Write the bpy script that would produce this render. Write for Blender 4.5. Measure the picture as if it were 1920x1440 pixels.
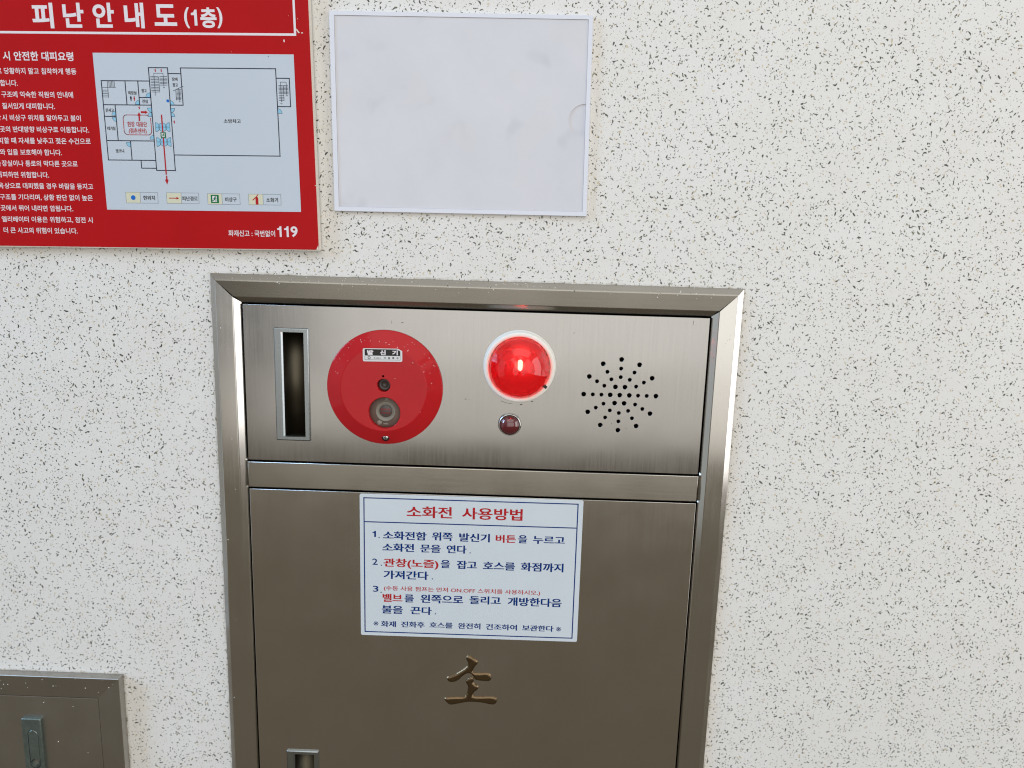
import bpy, bmesh, math, random
import numpy as np
from mathutils import Vector, Matrix
from mathutils.geometry import tessellate_polygon

for _o in list(bpy.data.objects):
    bpy.data.objects.remove(_o, do_unlink=True)
scene = bpy.context.scene
COL = scene.collection
EYE = 1.50            # height of the eye above the floor; wall millimetres are counted from there
DIST = 0.95           # metres from the eye to the wall

# ------------------------------------------------------------------ camera
cam_d = bpy.data.cameras.new('camera')
cam = bpy.data.objects.new('camera', cam_d)
COL.objects.link(cam)
cam_d.sensor_width = 36.0
cam_d.lens = 1380.0 / 1920.0 * 36.0
cam_d.clip_start = 0.01
cam_d.clip_end = 100.0
RX = Vector((0.9994195, 0.0181882, 0.0288071))
UP = Vector((-0.0316202, 0.1804668, 0.9830727))
FW = Vector((-0.0126816, 0.9834129, -0.1809371))
m = Matrix.Identity(4)
for i in range(3):
    m[i][0], m[i][1], m[i][2] = RX[i], UP[i], -FW[i]
m[0][3], m[1][3], m[2][3] = 0.0, -DIST, EYE
cam.matrix_world = m
scene.camera = cam

# ------------------------------------------------------------------ world: dim room, brown floor below
world = bpy.data.worlds.new('World')
scene.world = world
world.use_nodes = True
nt = world.node_tree
nt.nodes.clear()
w_out = nt.nodes.new('ShaderNodeOutputWorld')
w_bg = nt.nodes.new('ShaderNodeBackground')
w_tc = nt.nodes.new('ShaderNodeTexCoord')
w_sep = nt.nodes.new('ShaderNodeSeparateXYZ')
w_map = nt.nodes.new('ShaderNodeMapRange')
w_ramp = nt.nodes.new('ShaderNodeValToRGB')
w_map.inputs['From Min'].default_value = -1.0
w_map.inputs['From Max'].default_value = 1.0
nt.links.new(w_tc.outputs['Generated'], w_sep.inputs[0])
nt.links.new(w_sep.outputs['Z'], w_map.inputs['Value'])
nt.links.new(w_map.outputs[0], w_ramp.inputs['Fac'])
nt.links.new(w_ramp.outputs['Color'], w_bg.inputs['Color'])
nt.links.new(w_bg.outputs[0], w_out.inputs['Surface'])
er = w_ramp.color_ramp
er.elements[0].position = 0.0
er.elements[0].color = (0.138, 0.118, 0.088, 1)
er.elements[1].position = 1.0
er.elements[1].color = (0.62, 0.63, 0.64, 1)
for pos, c in ((0.36, (0.19, 0.163, 0.122, 1)), (0.405, (0.235, 0.212, 0.180, 1)), (0.44, (0.30, 0.30, 0.295, 1)), (0.62, (0.42, 0.425, 0.43, 1))):
    e = er.elements.new(pos)
    e.color = c
w_bg.inputs['Strength'].default_value = 1.0

# ------------------------------------------------------------------ lamps: daylight coming in through the room's openings
def area(name, loc, target, sx, sy, radiance, color):
    d = bpy.data.lights.new(name, 'AREA')
    d.shape = 'RECTANGLE'
    d.size, d.size_y = sx, sy
    d.energy = radiance * math.pi * sx * sy
    d.color = color
    o = bpy.data.objects.new(name, d)
    COL.objects.link(o)
    o.location = loc
    o.rotation_euler = (Vector(target) - Vector(loc)).to_track_quat('-Z', 'Y').to_euler()
    return o
# glazed doors across the room: bright yard above, duller forecourt below
area('daylight_front', (0.9, -4.5, EYE + 0.35), (0.9, 0, EYE + 0.35), 5.0, 2.5, 1.30, (1.0, 0.97, 0.925))
area('daylight_forecourt', (1.0, -4.5, EYE - 1.20), (1.0, 0, EYE - 1.20), 6.0, 0.56, 1.0, (1.0, 0.97, 0.93))
# tall window to the right of the wall
area('daylight_right', (3.6, -1.45, EYE + 0.15), (0, -1.45, EYE + 0.15), 2.3, 2.9, 2.9, (1.0, 0.985, 0.985))
# cool skylight from the upper left, raking along the wall
area('daylight_left', (-6.0, -1.9, EYE + 2.4), (0, 0, EYE - 0.2), 1.5, 2.6, 22.0, (0.40, 0.64, 1.0))
area('blue_fill_left', (-2.5, -0.85, EYE - 0.45), (0, -0.85, EYE - 0.45), 1.2, 2.0, 0.40, (0.76, 0.90, 1.0))  # dim area lamp added for bluish reflections on the frame's left-facing bevel
# ceiling bounce
area('ceiling_glow', (0.2, -2.1, EYE + 1.7), (0.1, -0.5, EYE - 0.4), 3.4, 1.8, 1.15, (1.0, 0.965, 0.91))

scene.view_settings.view_transform = 'Standard'
scene.view_settings.look = 'None'
scene.view_settings.exposure = 0.0
scene.view_settings.gamma = 1.0
scene.view_settings.use_curve_mapping = False
scene.render.engine = 'CYCLES'
scene.cycles.use_denoising = True
scene.cycles.filter_width = 1.15
scene.cycles.max_bounces = 10
scene.cycles.sample_clamp_indirect = 6.0
scene.render.resolution_x = 1024
scene.render.resolution_y = 768

# ------------------------------------------------------------------ node helpers
def N(t, kind, **kw):
    n = t.nodes.new(kind)
    for k, v in kw.items():
        setattr(n, k, v)
    return n
def L(t, a, b):
    t.links.new(a, b)
def new_mat(name):
    mt = bpy.data.materials.new(name)
    mt.use_nodes = True
    return mt, mt.node_tree, mt.node_tree.nodes['Principled BSDF']
def setp(b, **kw):
    for k, v in kw.items():
        b.inputs[k.replace('_', ' ')].default_value = v
def math_n(t, op, a, b=None, c=None, clamp=False):
    n = N(t, 'ShaderNodeMath', operation=op)
    n.use_clamp = clamp
    for i, v in enumerate((a, b, c)):
        if v is None:
            continue
        if isinstance(v, (int, float)):
            n.inputs[i].default_value = v
        else:
            L(t, v, n.inputs[i])
    return n.outputs[0]
def mixc(t, fac, a, b):
    n = N(t, 'ShaderNodeMix', data_type='RGBA')
    for sock, v in ((n.inputs['Factor'], fac), (n.inputs['A'], a), (n.inputs['B'], b)):
        if isinstance(v, (int, float)):
            sock.default_value = v
        elif isinstance(v, tuple):
            sock.default_value = v if len(v) == 4 else (*v, 1)
        else:
            L(t, v, sock)
    return n.outputs['Result']
def wall_mm(t, sx=1.0, sz=1.0):
    """object position in millimetres, on the wall plane (x, z, 0)"""
    tc = N(t, 'ShaderNodeTexCoord')
    s = N(t, 'ShaderNodeSeparateXYZ')
    L(t, tc.outputs['Object'], s.inputs[0])
    c = N(t, 'ShaderNodeCombineXYZ')
    L(t, math_n(t, 'MULTIPLY', s.outputs['X'], 1000.0 * sx), c.inputs['X'])
    L(t, math_n(t, 'MULTIPLY', s.outputs['Z'], 1000.0 * sz), c.inputs['Y'])
    L(t, math_n(t, 'MULTIPLY', s.outputs['Y'], 1000.0), c.inputs['Z'])
    return c.outputs[0]
def noise(t, vec, scale, detail=2.0, rough=0.5):
    n = N(t, 'ShaderNodeTexNoise')
    n.inputs['Scale'].default_value = scale
    n.inputs['Detail'].default_value = detail
    n.inputs['Roughness'].default_value = rough
    L(t, vec, n.inputs['Vector'])
    return n.outputs['Fac']
def remap(t, v, a, b, c, d):
    n = N(t, 'ShaderNodeMapRange')
    n.inputs['From Min'].default_value = a
    n.inputs['From Max'].default_value = b
    n.inputs['To Min'].default_value = c
    n.inputs['To Max'].default_value = d
    L(t, v, n.inputs['Value'])
    return n.outputs[0]
def bump(t, b, height, dist, strength=1.0):
    n = N(t, 'ShaderNodeBump')
    n.inputs['Distance'].default_value = dist
    n.inputs['Strength'].default_value = strength
    L(t, height, n.inputs['Height'])
    L(t, n.outputs[0], b.inputs['Normal'])

# ------------------------------------------------------------------ materials
def plain(name, col, rough=0.5, spec=0.5, metal=0.0, coat=0.0, rvar=0.02, var=0.0, vscale=0.02, bumpd=0.0, bscale=0.5):
    mt, t, b = new_mat(name)
    setp(b, Base_Color=(*col, 1), Roughness=rough, Specular_IOR_Level=spec, Metallic=metal, Coat_Weight=coat)
    b.inputs['Coat Roughness'].default_value = 0.06
    if var or bumpd:
        v = wall_mm(t)
    if var:
        n = noise(t, v, vscale, 4.0, 0.6)
        dark = tuple(c * (1 - var) for c in col)
        lite = tuple(min(1, c * (1 + var)) for c in col)
        L(t, mixc(t, remap(t, n, 0.3, 0.7, 0, 1), dark, lite), b.inputs['Base Color'])
        L(t, remap(t, noise(t, v, vscale * 3, 3), 0.3, 0.7, max(0.02, rough - rvar), rough + rvar), b.inputs['Roughness'])
    if bumpd:
        bump(t, b, noise(t, v, bscale, 3.0), bumpd)
    return mt

def steel(name, col, rough, axis='Z', aniso=0.75, streak=0.10, wave=0.25, blotch=0.05):
    """brushed stainless steel; axis = direction of the brushing"""
    mt, t, b = new_mat(name)
    setp(b, Base_Color=(*col, 1), Metallic=1.0, Roughness=rough, Anisotropic=aniso)
    if axis == 'Z':
        v = wall_mm(t, 1.0, 0.022)
    else:
        v = wall_mm(t, 0.022, 1.0)
    v2 = wall_mm(t)
    st = noise(t, v, 0.42, 6.0, 0.82)
    big = noise(t, v2, 0.012, 3.0, 0.55)
    fac = math_n(t, 'ADD', math_n(t, 'MULTIPLY', math_n(t, 'SUBTRACT', st, 0.5), streak * 4), math_n(t, 'MULTIPLY', math_n(t, 'SUBTRACT', big, 0.5), blotch * 4))
    fac = math_n(t, 'ADD', fac, 0.5, clamp=True)
    L(t, mixc(t, fac, tuple(c * 0.86 for c in col), tuple(min(1, c * 1.12) for c in col)), b.inputs['Base Color'])
    L(t, remap(t, math_n(t, 'ADD', math_n(t, 'MULTIPLY', st, 0.5), math_n(t, 'MULTIPLY', big, 0.5)), 0.3, 0.7, rough - 0.05, rough + 0.06), b.inputs['Roughness'])
    tg = N(t, 'ShaderNodeCombineXYZ')
    tg.inputs['Z' if axis == 'X' else 'X'].default_value = 1.0
    L(t, tg.outputs[0], b.inputs['Tangent'])
    lf = noise(t, v2, 0.011, 1.0)
    hgt = math_n(t, 'ADD', math_n(t, 'MULTIPLY', st, 0.006), math_n(t, 'MULTIPLY', lf, wave))
    bump(t, b, hgt, 0.001)
    return mt

def chip_layer(t, vec, cell, lmin, lmax, wmin, wmax, keep, dens, seed):
    """sparse elongated chips: one per Voronoi cell, turned and stretched at random"""
    off = N(t, 'ShaderNodeVectorMath', operation='ADD')
    L(t, vec, off.inputs[0])
    off.inputs[1].default_value = (seed * 131.7, seed * 71.3, 0)
    sc = N(t, 'ShaderNodeVectorMath', operation='SCALE')
    L(t, off.outputs[0], sc.inputs[0])
    sc.inputs['Scale'].default_value = 1.0 / cell
    vo = N(t, 'ShaderNodeTexVoronoi', voronoi_dimensions='2D')
    vo.inputs['Scale'].default_value = 1.0
    L(t, sc.outputs[0], vo.inputs['Vector'])
    d = N(t, 'ShaderNodeVectorMath', operation='SUBTRACT')
    L(t, sc.outputs[0], d.inputs[0])
    L(t, vo.outputs['Position'], d.inputs[1])
    flat = N(t, 'ShaderNodeVectorMath', operation='MULTIPLY')
    L(t, d.outputs[0], flat.inputs[0])
    flat.inputs[1].default_value = (cell, cell, 0)
    wn = N(t, 'ShaderNodeTexWhiteNoise', noise_dimensions='3D')
    L(t, vo.outputs['Color'], wn.inputs['Vector'])
    rgb = N(t, 'ShaderNodeSeparateColor')
    L(t, vo.outputs['Color'], rgb.inputs[0])
    rgb2 = N(t, 'ShaderNodeSeparateColor')
    L(t, wn.outputs['Color'], rgb2.inputs[0])
    rot = N(t, 'ShaderNodeVectorRotate', rotation_type='Z_AXIS')
    L(t, flat.outputs[0], rot.inputs['Vector'])
    L(t, math_n(t, 'MULTIPLY', rgb.outputs[0], 6.283), rot.inputs['Angle'])
    xy = N(t, 'ShaderNodeSeparateXYZ')
    L(t, rot.outputs[0], xy.inputs[0])
    g2 = math_n(t, 'POWER', rgb.outputs[1], 2.2)
    ln = remap(t, g2, 0, 1, lmin, lmax)
    wd = remap(t, math_n(t, 'POWER', rgb2.outputs[0], 1.6), 0, 1, wmin, wmax)
    # bend some of the chips
    yb = math_n(t, 'ADD', xy.outputs['Y'], math_n(t, 'MULTIPLY', math_n(t, 'MULTIPLY', xy.outputs['X'], xy.outputs['X']), math_n(t, 'MULTIPLY', math_n(t, 'SUBTRACT', rgb2.outputs[1], 0.5), 0.5)))
    e = math_n(t, 'ADD', math_n(t, 'POWER', math_n(t, 'ABSOLUTE', math_n(t, 'DIVIDE', xy.outputs['X'], ln)), 2.0),
               math_n(t, 'POWER', math_n(t, 'ABSOLUTE', math_n(t, 'DIVIDE', yb, wd)), 2.0))
    inside = remap(t, e, 0.75, 1.25, 1.0, 0.0)
    thr = math_n(t, 'MULTIPLY', dens, keep)
    pres = math_n(t, 'LESS_THAN', rgb2.outputs[2], thr)
    return math_n(t, 'MULTIPLY', inside, pres), rgb.outputs[2], rgb2.outputs[1]

def terrazzo():
    mt, t, b = new_mat('speckled_wall_coating')
    setp(b, Roughness=0.42, Specular_IOR_Level=0.35)
    v = wall_mm(t)
    # ragged chip outlines
    wz = N(t, 'ShaderNodeTexNoise')
    wz.inputs['Scale'].default_value = 0.75
    wz.inputs['Detail'].default_value = 2.0
    L(t, v, wz.inputs['Vector'])
    ws = N(t, 'ShaderNodeVectorMath', operation='SUBTRACT')
    L(t, wz.outputs['Color'], ws.inputs[0])
    ws.inputs[1].default_value = (0.5, 0.5, 0.5)
    wm = N(t, 'ShaderNodeVectorMath', operation='MULTIPLY')
    L(t, ws.outputs[0], wm.inputs[0])
    wm.inputs[1].default_value = (1.7, 1.7, 0)
    wa = N(t, 'ShaderNodeVectorMath', operation='ADD')
    L(t, v, wa.inputs[0])
    L(t, wm.outputs[0], wa.inputs[1])
    vw = wa.outputs[0]
    dens = remap(t, noise(t, v, 0.028, 3.0, 0.6), 0.3, 0.7, 0.35, 1.5)
    base = mixc(t, remap(t, noise(t, v, 0.012, 4.0, 0.6), 0.35, 0.65, 0, 1), (0.735, 0.718, 0.678), (0.755, 0.744, 0.712))
    # faint vertical trowel and water marks
    strk = noise(t, wall_mm(t, 1.0, 0.02), 0.10, 4.0, 0.65)
    base = mixc(t, remap(t, strk, 0.45, 0.72, 0, 0.35), base, (0.715, 0.71, 0.675))
    col = base
    tan_dens = remap(t, noise(t, v, 0.05, 2.0), 0.42, 0.66, 0.1, 1.9)
    for (cell, lmin, lmax, wmin, wmax, keep, dn, seed, kind) in (
            (6.2, 0.7, 2.9, 0.45, 1.2, 0.27, tan_dens, 3, 'tan'),
            (3.0, 0.28, 0.75, 0.20, 0.46, 0.34, dens, 5, 'speck'),
            (4.3, 0.5, 1.7, 0.32, 0.70, 0.36, dens, 7, 'dark'),
            (6.9, 1.0, 3.3, 0.45, 1.12, 0.54, dens, 11, 'dark')):
        mk, ra, rb = chip_layer(t, vw, cell, lmin, lmax, wmin, wmax, keep, dn, seed)
        if kind == 'tan':
            cc = mixc(t, ra, (0.50, 0.42, 0.24), (0.60, 0.50, 0.34))
            mk = math_n(t, 'MULTIPLY', mk, 0.75)
        elif kind == 'speck':
            cc = mixc(t, ra, (0.10, 0.105, 0.09), (0.40, 0.39, 0.34))
            mk = math_n(t, 'MULTIPLY', mk, 0.9)
        else:
            cc = mixc(t, math_n(t, 'POWER', ra, 2.5), (0.055, 0.058, 0.046), (0.25, 0.24, 0.175))
        col = mixc(t, mk, col, cc)
    # grime gathered along the edges of the steel frames
    xz = N(t, 'ShaderNodeSeparateXYZ')
    L(t, v, xz.inputs[0])
    zz = math_n(t, 'SUBTRACT', xz.outputs['Y'], EYE * 1000.0)
    for (x0, x1, z0, z1) in ((-404.7, 280.2, -1230.0, -42.0), (-1120.0, -555.6, -1150.0, -614.2)):
        dx = math_n(t, 'SUBTRACT', math_n(t, 'ABSOLUTE', math_n(t, 'SUBTRACT', xz.outputs['X'], (x0 + x1) / 2)), (x1 - x0) / 2)
        dz = math_n(t, 'SUBTRACT', math_n(t, 'ABSOLUTE', math_n(t, 'SUBTRACT', zz, (z0 + z1) / 2)), (z1 - z0) / 2)
        d = math_n(t, 'MAXIMUM', dx, dz)
        g = math_n(t, 'MULTIPLY', remap(t, d, 0.0, 3.2, 1.0, 0.0), remap(t, noise(t, v, 0.06, 4.0, 0.7), 0.40, 0.62, 0.05, 0.75))
        col = mixc(t, g, col, (0.30, 0.26, 0.19))
    L(t, col, b.inputs['Base Color'])
    hb = math_n(t, 'ADD', noise(t, v, 0.35, 3.0), math_n(t, 'MULTIPLY', noise(t, wall_mm(t, 1.0, 0.15), 0.8, 2.0), 0.5))
    bump(t, b, hb, 0.0003, 0.5)
    return mt

M = {}
M['wall'] = terrazzo()
M['dark'] = plain('painted_gap_shade', (0.006, 0.006, 0.006), 0.8, 0.2)  # near-black colour stands in for the shade inside gaps and the pin hole
M['steel_panel'] = steel('brushed_panel_steel', (0.36, 0.352, 0.336), 0.17, 'Z', 0.70, 0.24, 0.20)
M['steel_door'] = steel('brushed_door_steel', (0.55, 0.525, 0.485), 0.22, 'Z', 0.6, 0.025, 0.10, 0.08)
M['steel_x'] = steel('brushed_rail_steel', (0.35, 0.332, 0.295), 0.26, 'X', 0.75, 0.07, 0.03)
M['steel_bar'] = steel('brushed_bar_steel', (0.41, 0.39, 0.348), 0.22, 'X', 0.3, 0.06, 0.03)
M['steel_z'] = steel('brushed_stile_steel', (0.55, 0.535, 0.505), 0.17, 'Z', 0.4, 0.08, 0.04)
M['steel_old'] = steel('dull_box_steel', (0.44, 0.425, 0.395), 0.36, 'Z', 0.4, 0.04, 0.15, 0.10)
M['floor_tint'] = plain('floor_tinted_letter_steel', (0.175, 0.122, 0.070), 0.28, 0.5, 1.0, var=0.06, vscale=0.05)  # brown reflection of the floor put into the letter's steel colour
M['zinc'] = steel('worn_zinc_casting', (0.35, 0.385, 0.395), 0.27, 'Z', 0.2, 0.30, 0.05, 0.12)
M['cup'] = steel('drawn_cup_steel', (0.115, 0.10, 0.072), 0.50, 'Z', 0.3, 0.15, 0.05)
M['latch'] = plain('green_grey_latch_casting', (0.19, 0.235, 0.215), 0.38, 0.5, 0.85, var=0.15, vscale=0.1)
M['red_paint'] = plain('red_gloss_paint', (0.455, 0.014, 0.018), 0.11, 0.20, coat=0.0, var=0.04, vscale=0.03)
M['red_board'] = plain('red_printed_board', (0.43, 0.010, 0.012), 0.30, 0.06, var=0.04, vscale=0.01)
M['board_edge'] = plain('cream_foam_edge', (0.72, 0.68, 0.60), 0.6, 0.3)
M['print_white'] = plain('white_print', (0.74, 0.70, 0.72), 0.35, 0.4)
M['paper'] = plain('pale_blue_print', (0.52, 0.58, 0.64), 0.30, 0.3, var=0.012, vscale=0.01)
M['ink_navy'] = plain('navy_ink', (0.018, 0.026, 0.050), 0.4, 0.12)
M['ink_black'] = plain('black_ink', (0.010, 0.010, 0.012), 0.4, 0.12)
M['ink_red'] = plain('red_ink', (0.42, 0.016, 0.020), 0.4, 0.12)
M['ink_blue'] = plain('blue_ink', (0.004, 0.032, 0.165), 0.4, 0.05)
M['ink_dot'] = plain('bright_blue_ink', (0.015, 0.14, 0.50), 0.4, 0.12)
M['ink_door'] = plain('light_blue_ink', (0.26, 0.52, 0.68), 0.4, 0.12)
M['ink_green'] = plain('green_ink', (0.008, 0.15, 0.055), 0.4, 0.12)
M['ink_grey'] = plain('grey_ink', (0.20, 0.22, 0.24), 0.4, 0.3)
M['cream_print'] = plain('cream_print', (0.62, 0.62, 0.46), 0.4, 0.3)
M['plate_white'] = plain('white_sign_plastic', (0.60, 0.655, 0.69), 0.25, 0.3, var=0.015, vscale=0.02)
M['acryl_rim'] = plain('milky_acrylic', (0.69, 0.71, 0.77), 0.15, 0.5)
M['lamp_white'] = plain('white_lamp_plastic', (0.80, 0.79, 0.73), 0.35, 0.3, var=0.02)
M['reflector'] = plain('pink_lamp_reflector', (0.26, 0.08, 0.08), 0.35, 0.5)
M['chrome'] = plain('dull_chrome', (0.62, 0.62, 0.60), 0.22, 0.5, 1.0)
M['button_plate'] = plain('olive_button_plastic', (0.24, 0.225, 0.19), 0.35, 0.5, var=0.08, vscale=0.1)
M['button_core'] = plain('dark_button_plastic', (0.075, 0.066, 0.060), 0.35, 0.5)
M['label_black'] = plain('black_label_foil', (0.008, 0.008, 0.008), 0.35, 0.4)
M['label_silver'] = plain('silver_label_foil', (0.66, 0.67, 0.68), 0.35, 0.5, 0.3)
M['scuff'] = plain('dark_scuff', (0.06, 0.05, 0.04), 0.6, 0.3)
M['drip'] = plain('dried_white_paint', (0.78, 0.77, 0.74), 0.5, 0.4)

def pocket_sheet():
    mt, t, b = new_mat('clouded_pocket_sheet')
    setp(b, Roughness=0.08, Specular_IOR_Level=0.5)
    v = wall_mm(t)
    c = mixc(t, remap(t, noise(t, v, 0.010, 4.0, 0.6), 0.35, 0.7, 0, 1), (0.635, 0.635, 0.67), (0.59, 0.595, 0.635))
    sm = remap(t, noise(t, v, 0.022, 2.0, 0.5), 0.62, 0.80, 0, 0.55)
    c = mixc(t, sm, c, (0.46, 0.47, 0.51))
    c = mixc(t, remap(t, noise(t, v, 0.016, 1.0), 0.55, 0.75, 0, 0.5), c, (0.60, 0.60, 0.60))
    L(t, c, b.inputs['Base Color'])
    bump(t, b, noise(t, v, 0.008, 2.0), 0.002, 0.5)
    return mt
M['pocket'] = pocket_sheet()

def lit_dome():
    mt, t, b = new_mat('lit_red_lens')
    t.nodes.remove(b)
    out = t.nodes['Material Output']
    tr = N(t, 'ShaderNodeBsdfRefraction')
    tr.inputs['Color'].default_value = (1.0, 0.045, 0.045, 1)
    tr.inputs['IOR'].default_value = 1.22
    tr.inputs['Roughness'].default_value = 0.22
    df = N(t, 'ShaderNodeBsdfTranslucent')
    df.inputs['Color'].default_value = (0.70, 0.010, 0.020, 1)
    d2 = N(t, 'ShaderNodeBsdfDiffuse')
    d2.inputs['Color'].default_value = (0.30, 0.004, 0.007, 1)
    m1 = N(t, 'ShaderNodeMixShader')
    m1.inputs[0].default_value = 0.50
    L(t, df.outputs[0], m1.inputs[1])
    L(t, d2.outputs[0], m1.inputs[2])
    m2 = N(t, 'ShaderNodeMixShader')
    m2.inputs[0].default_value = 0.24
    L(t, tr.outputs[0], m2.inputs[1])
    L(t, m1.outputs[0], m2.inputs[2])
    gl = N(t, 'ShaderNodeBsdfGlossy')
    gl.inputs['Roughness'].default_value = 0.03
    fr = N(t, 'ShaderNodeFresnel')
    fr.inputs['IOR'].default_value = 1.6
    m3 = N(t, 'ShaderNodeMixShader')
    L(t, fr.outputs[0], m3.inputs[0])
    L(t, m2.outputs[0], m3.inputs[1])
    L(t, gl.outputs[0], m3.inputs[2])
    em_ = N(t, 'ShaderNodeEmission')        # the lamp is lit
    em_.inputs['Color'].default_value = (1.0, 0.006, 0.022, 1)
    em_.inputs['Strength'].default_value = 0.13
    ad = N(t, 'ShaderNodeAddShader')
    L(t, m3.outputs[0], ad.inputs[0])
    L(t, em_.outputs[0], ad.inputs[1])
    L(t, ad.outputs[0], out.inputs['Surface'])
    return mt
M['lens'] = lit_dome()
def pilot_glass():
    mt, t, b = new_mat('unlit_red_lens')
    setp(b, Base_Color=(0.10, 0.006, 0.010, 1), Roughness=0.10, Specular_IOR_Level=0.8, Coat_Weight=0.6)
    b.inputs['Coat Roughness'].default_value = 0.04
    return mt
M['pilot'] = pilot_glass()
def glow(name, col, s):
    mt, t, b = new_mat(name)
    setp(b, Base_Color=(*col, 1), Emission_Color=(*col, 1), Emission_Strength=s)
    return mt
M['filament'] = glow('glowing_bulb', (1.0, 0.86, 0.62), 40.0)

# ------------------------------------------------------------------ mesh helpers (wall millimetres: x right, z up, h out of the wall)
def P(x, z, h):
    return Vector((x / 1000.0, -h / 1000.0, EYE + z / 1000.0))
class MB:
    def __init__(self):
        self.bm = bmesh.new()
        self.mi = 0
    def v(self, x, z, h):
        return self.bm.verts.new(P(x, z, h))
    def face(self, vs, smooth=False):
        try:
            f = self.bm.faces.new(vs)
        except ValueError:
            return None
        f.material_index = self.mi
        f.smooth = smooth
        return f
    def fill(self, outer, holes, h):
        loops = [[Vector((p[0], p[1], 0)) for p in lp] for lp in [outer] + list(holes)]
        flat = [p for lp in loops for p in lp]
        vs = [self.v(p.x, p.y, h) for p in flat]
        for tri in tessellate_polygon(loops):
            a, b, c = (flat[i] for i in tri)
            ar = (b.x - a.x) * (c.y - a.y) - (b.y - a.y) * (c.x - a.x)
            if abs(ar) < 1e-9:
                continue
            idx = tri if ar > 0 else (tri[0], tri[2], tri[1])
            self.face([vs[i] for i in idx])
        return self
    def wall(self, la, ha, lb, hb, inward=False, smooth=False):
        n = len(la)
        A = [self.v(*p, ha) for p in la]
        B = [self.v(*p, hb) for p in lb]
        for i in range(n):
            j = (i + 1) % n
            q = [A[i], A[j], B[j], B[i]]
            if inward:
                q.reverse()
            self.face(q, smooth)
    def prism(self, outer, h0, h1, holes=(), c=0.0, hole_h0=None, hole_c=0.0):
        """plate with rounded-over (chamfered) front edge and through holes"""
        if area2(outer) < 0:
            outer = outer[::-1]
        if c > 0:
            ins = offset(outer, c)
            mid = offset(outer, c * 0.3)
            self.wall(outer, h0, outer, h1 - c)
            self.wall(outer, h1 - c, mid, h1 - c * 0.3, smooth=True)
            self.wall(mid, h1 - c * 0.3, ins, h1, smooth=True)
            top = ins
        else:
            self.wall(outer, h0, outer, h1)
            top = outer
        wide = list(holes)
        if hole_c:
            wide = [hl if len(hl) != 16 else [(sum(p[0] for p in hl) / 16 + (q[0] - sum(p[0] for p in hl) / 16) * hole_c, sum(p[1] for p in hl) / 16 + (q[1] - sum(p[1] for p in hl) / 16) * hole_c) for q in hl] for hl in holes]
        for hl, wl in zip(holes, wide):
            hm_ = h1 if wl is hl else h1 - 0.28
            if wl is not hl:
                self.wall(wl, h1, hl, hm_, smooth=True)
            self.wall(hl, hm_, hl, h0 if hole_h0 is None else hole_h0)
        self.fill(top, wide, h1)
        return self
    def box(self, x0, x1, z0, z1, h0, h1, c=0.0):
        return self.prism([(x0, z0), (x1, z0), (x1, z1), (x0, z1)], h0, h1, c=c)
    def lathe(self, cx, cz, prof, seg=64, smooth=True, cap=True, a0=0.0):
        rings = []
        for r, h in prof:
            if r <= 1e-6:
                rings.append([self.v(cx, cz, h)])
            else:
                rings.append([self.v(cx + r * math.cos(a0 + 2 * math.pi * i / seg), cz + r * math.sin(a0 + 2 * math.pi * i / seg), h) for i in range(seg)])
        for A, B in zip(rings, rings[1:]):
            for i in range(seg):
                j = (i + 1) % seg
                if len(A) == 1:
                    self.face([A[0], B[j], B[i]][::-1], smooth)
                elif len(B) == 1:
                    self.face([A[i], A[j], B[0]], smooth)
                else:
                    self.face([A[i], A[j], B[j], B[i]], smooth)
        return self
    def strip(self, x0, z0, x1, z1, w, h, mp=None, ext=True):
        d = math.hypot(x1 - x0, z1 - z0) or 1e-6
        ux, uz = (x1 - x0) / d, (z1 - z0) / d
        if ext:
            x0, z0, x1, z1 = x0 - ux * w / 2, z0 - uz * w / 2, x1 + ux * w / 2, z1 + uz * w / 2
        nx, nz = -uz * w / 2, ux * w / 2
        pts = [(x0 - nx, z0 - nz), (x1 - nx, z1 - nz), (x1 + nx, z1 + nz), (x0 + nx, z0 + nz)]
        if mp:
            pts = [mp(*p) for p in pts]
        self.face([self.v(*p, h) for p in pts])
        return self
    def poly(self, pts, h, mp=None):
        if area2(pts) < 0:
            pts = pts[::-1]
        if mp:
            pts = [mp(*p) for p in pts]
        return self.fill(pts, [], h)
    def build(self, name, mats, parent=None, weld=True):
        if weld:
            bmesh.ops.remove_doubles(self.bm, verts=self.bm.verts, dist=2e-6)
        me = bpy.data.meshes.new(name)
        root = parent
        org = Vector((0, 0, 0))
        if root is not None:
            org = ORG[root.name]
        elif getattr(self, 'origin', None) is not None:
            org = self.origin
        bmesh.ops.translate(self.bm, verts=self.bm.verts, vec=-org)
        self.bm.to_mesh(me)
        self.bm.free()
        for mname in (mats if isinstance(mats, (list, tuple)) else [mats]):
            me.materials.append(M[mname])
        o = bpy.data.objects.new(name, me)
        COL.objects.link(o)
        if root is not None:
            o.parent = root
        else:
            o.location = org
        ORG[o.name] = org
        return o
ORG = {}
def thing(name, label, cat, x, z, h, group=None):
    o = bpy.data.objects.new(name, None)
    o.empty_display_size = 0.05
    o.location = P(x, z, h)
    COL.objects.link(o)
    o['label'] = label
    o['category'] = cat
    if group:
        o['group'] = group
    ORG[o.name] = P(x, z, h)
    return o
def area2(p):
    return sum(p[i][0] * p[(i + 1) % len(p)][1] - p[(i + 1) % len(p)][0] * p[i][1] for i in range(len(p)))
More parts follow.
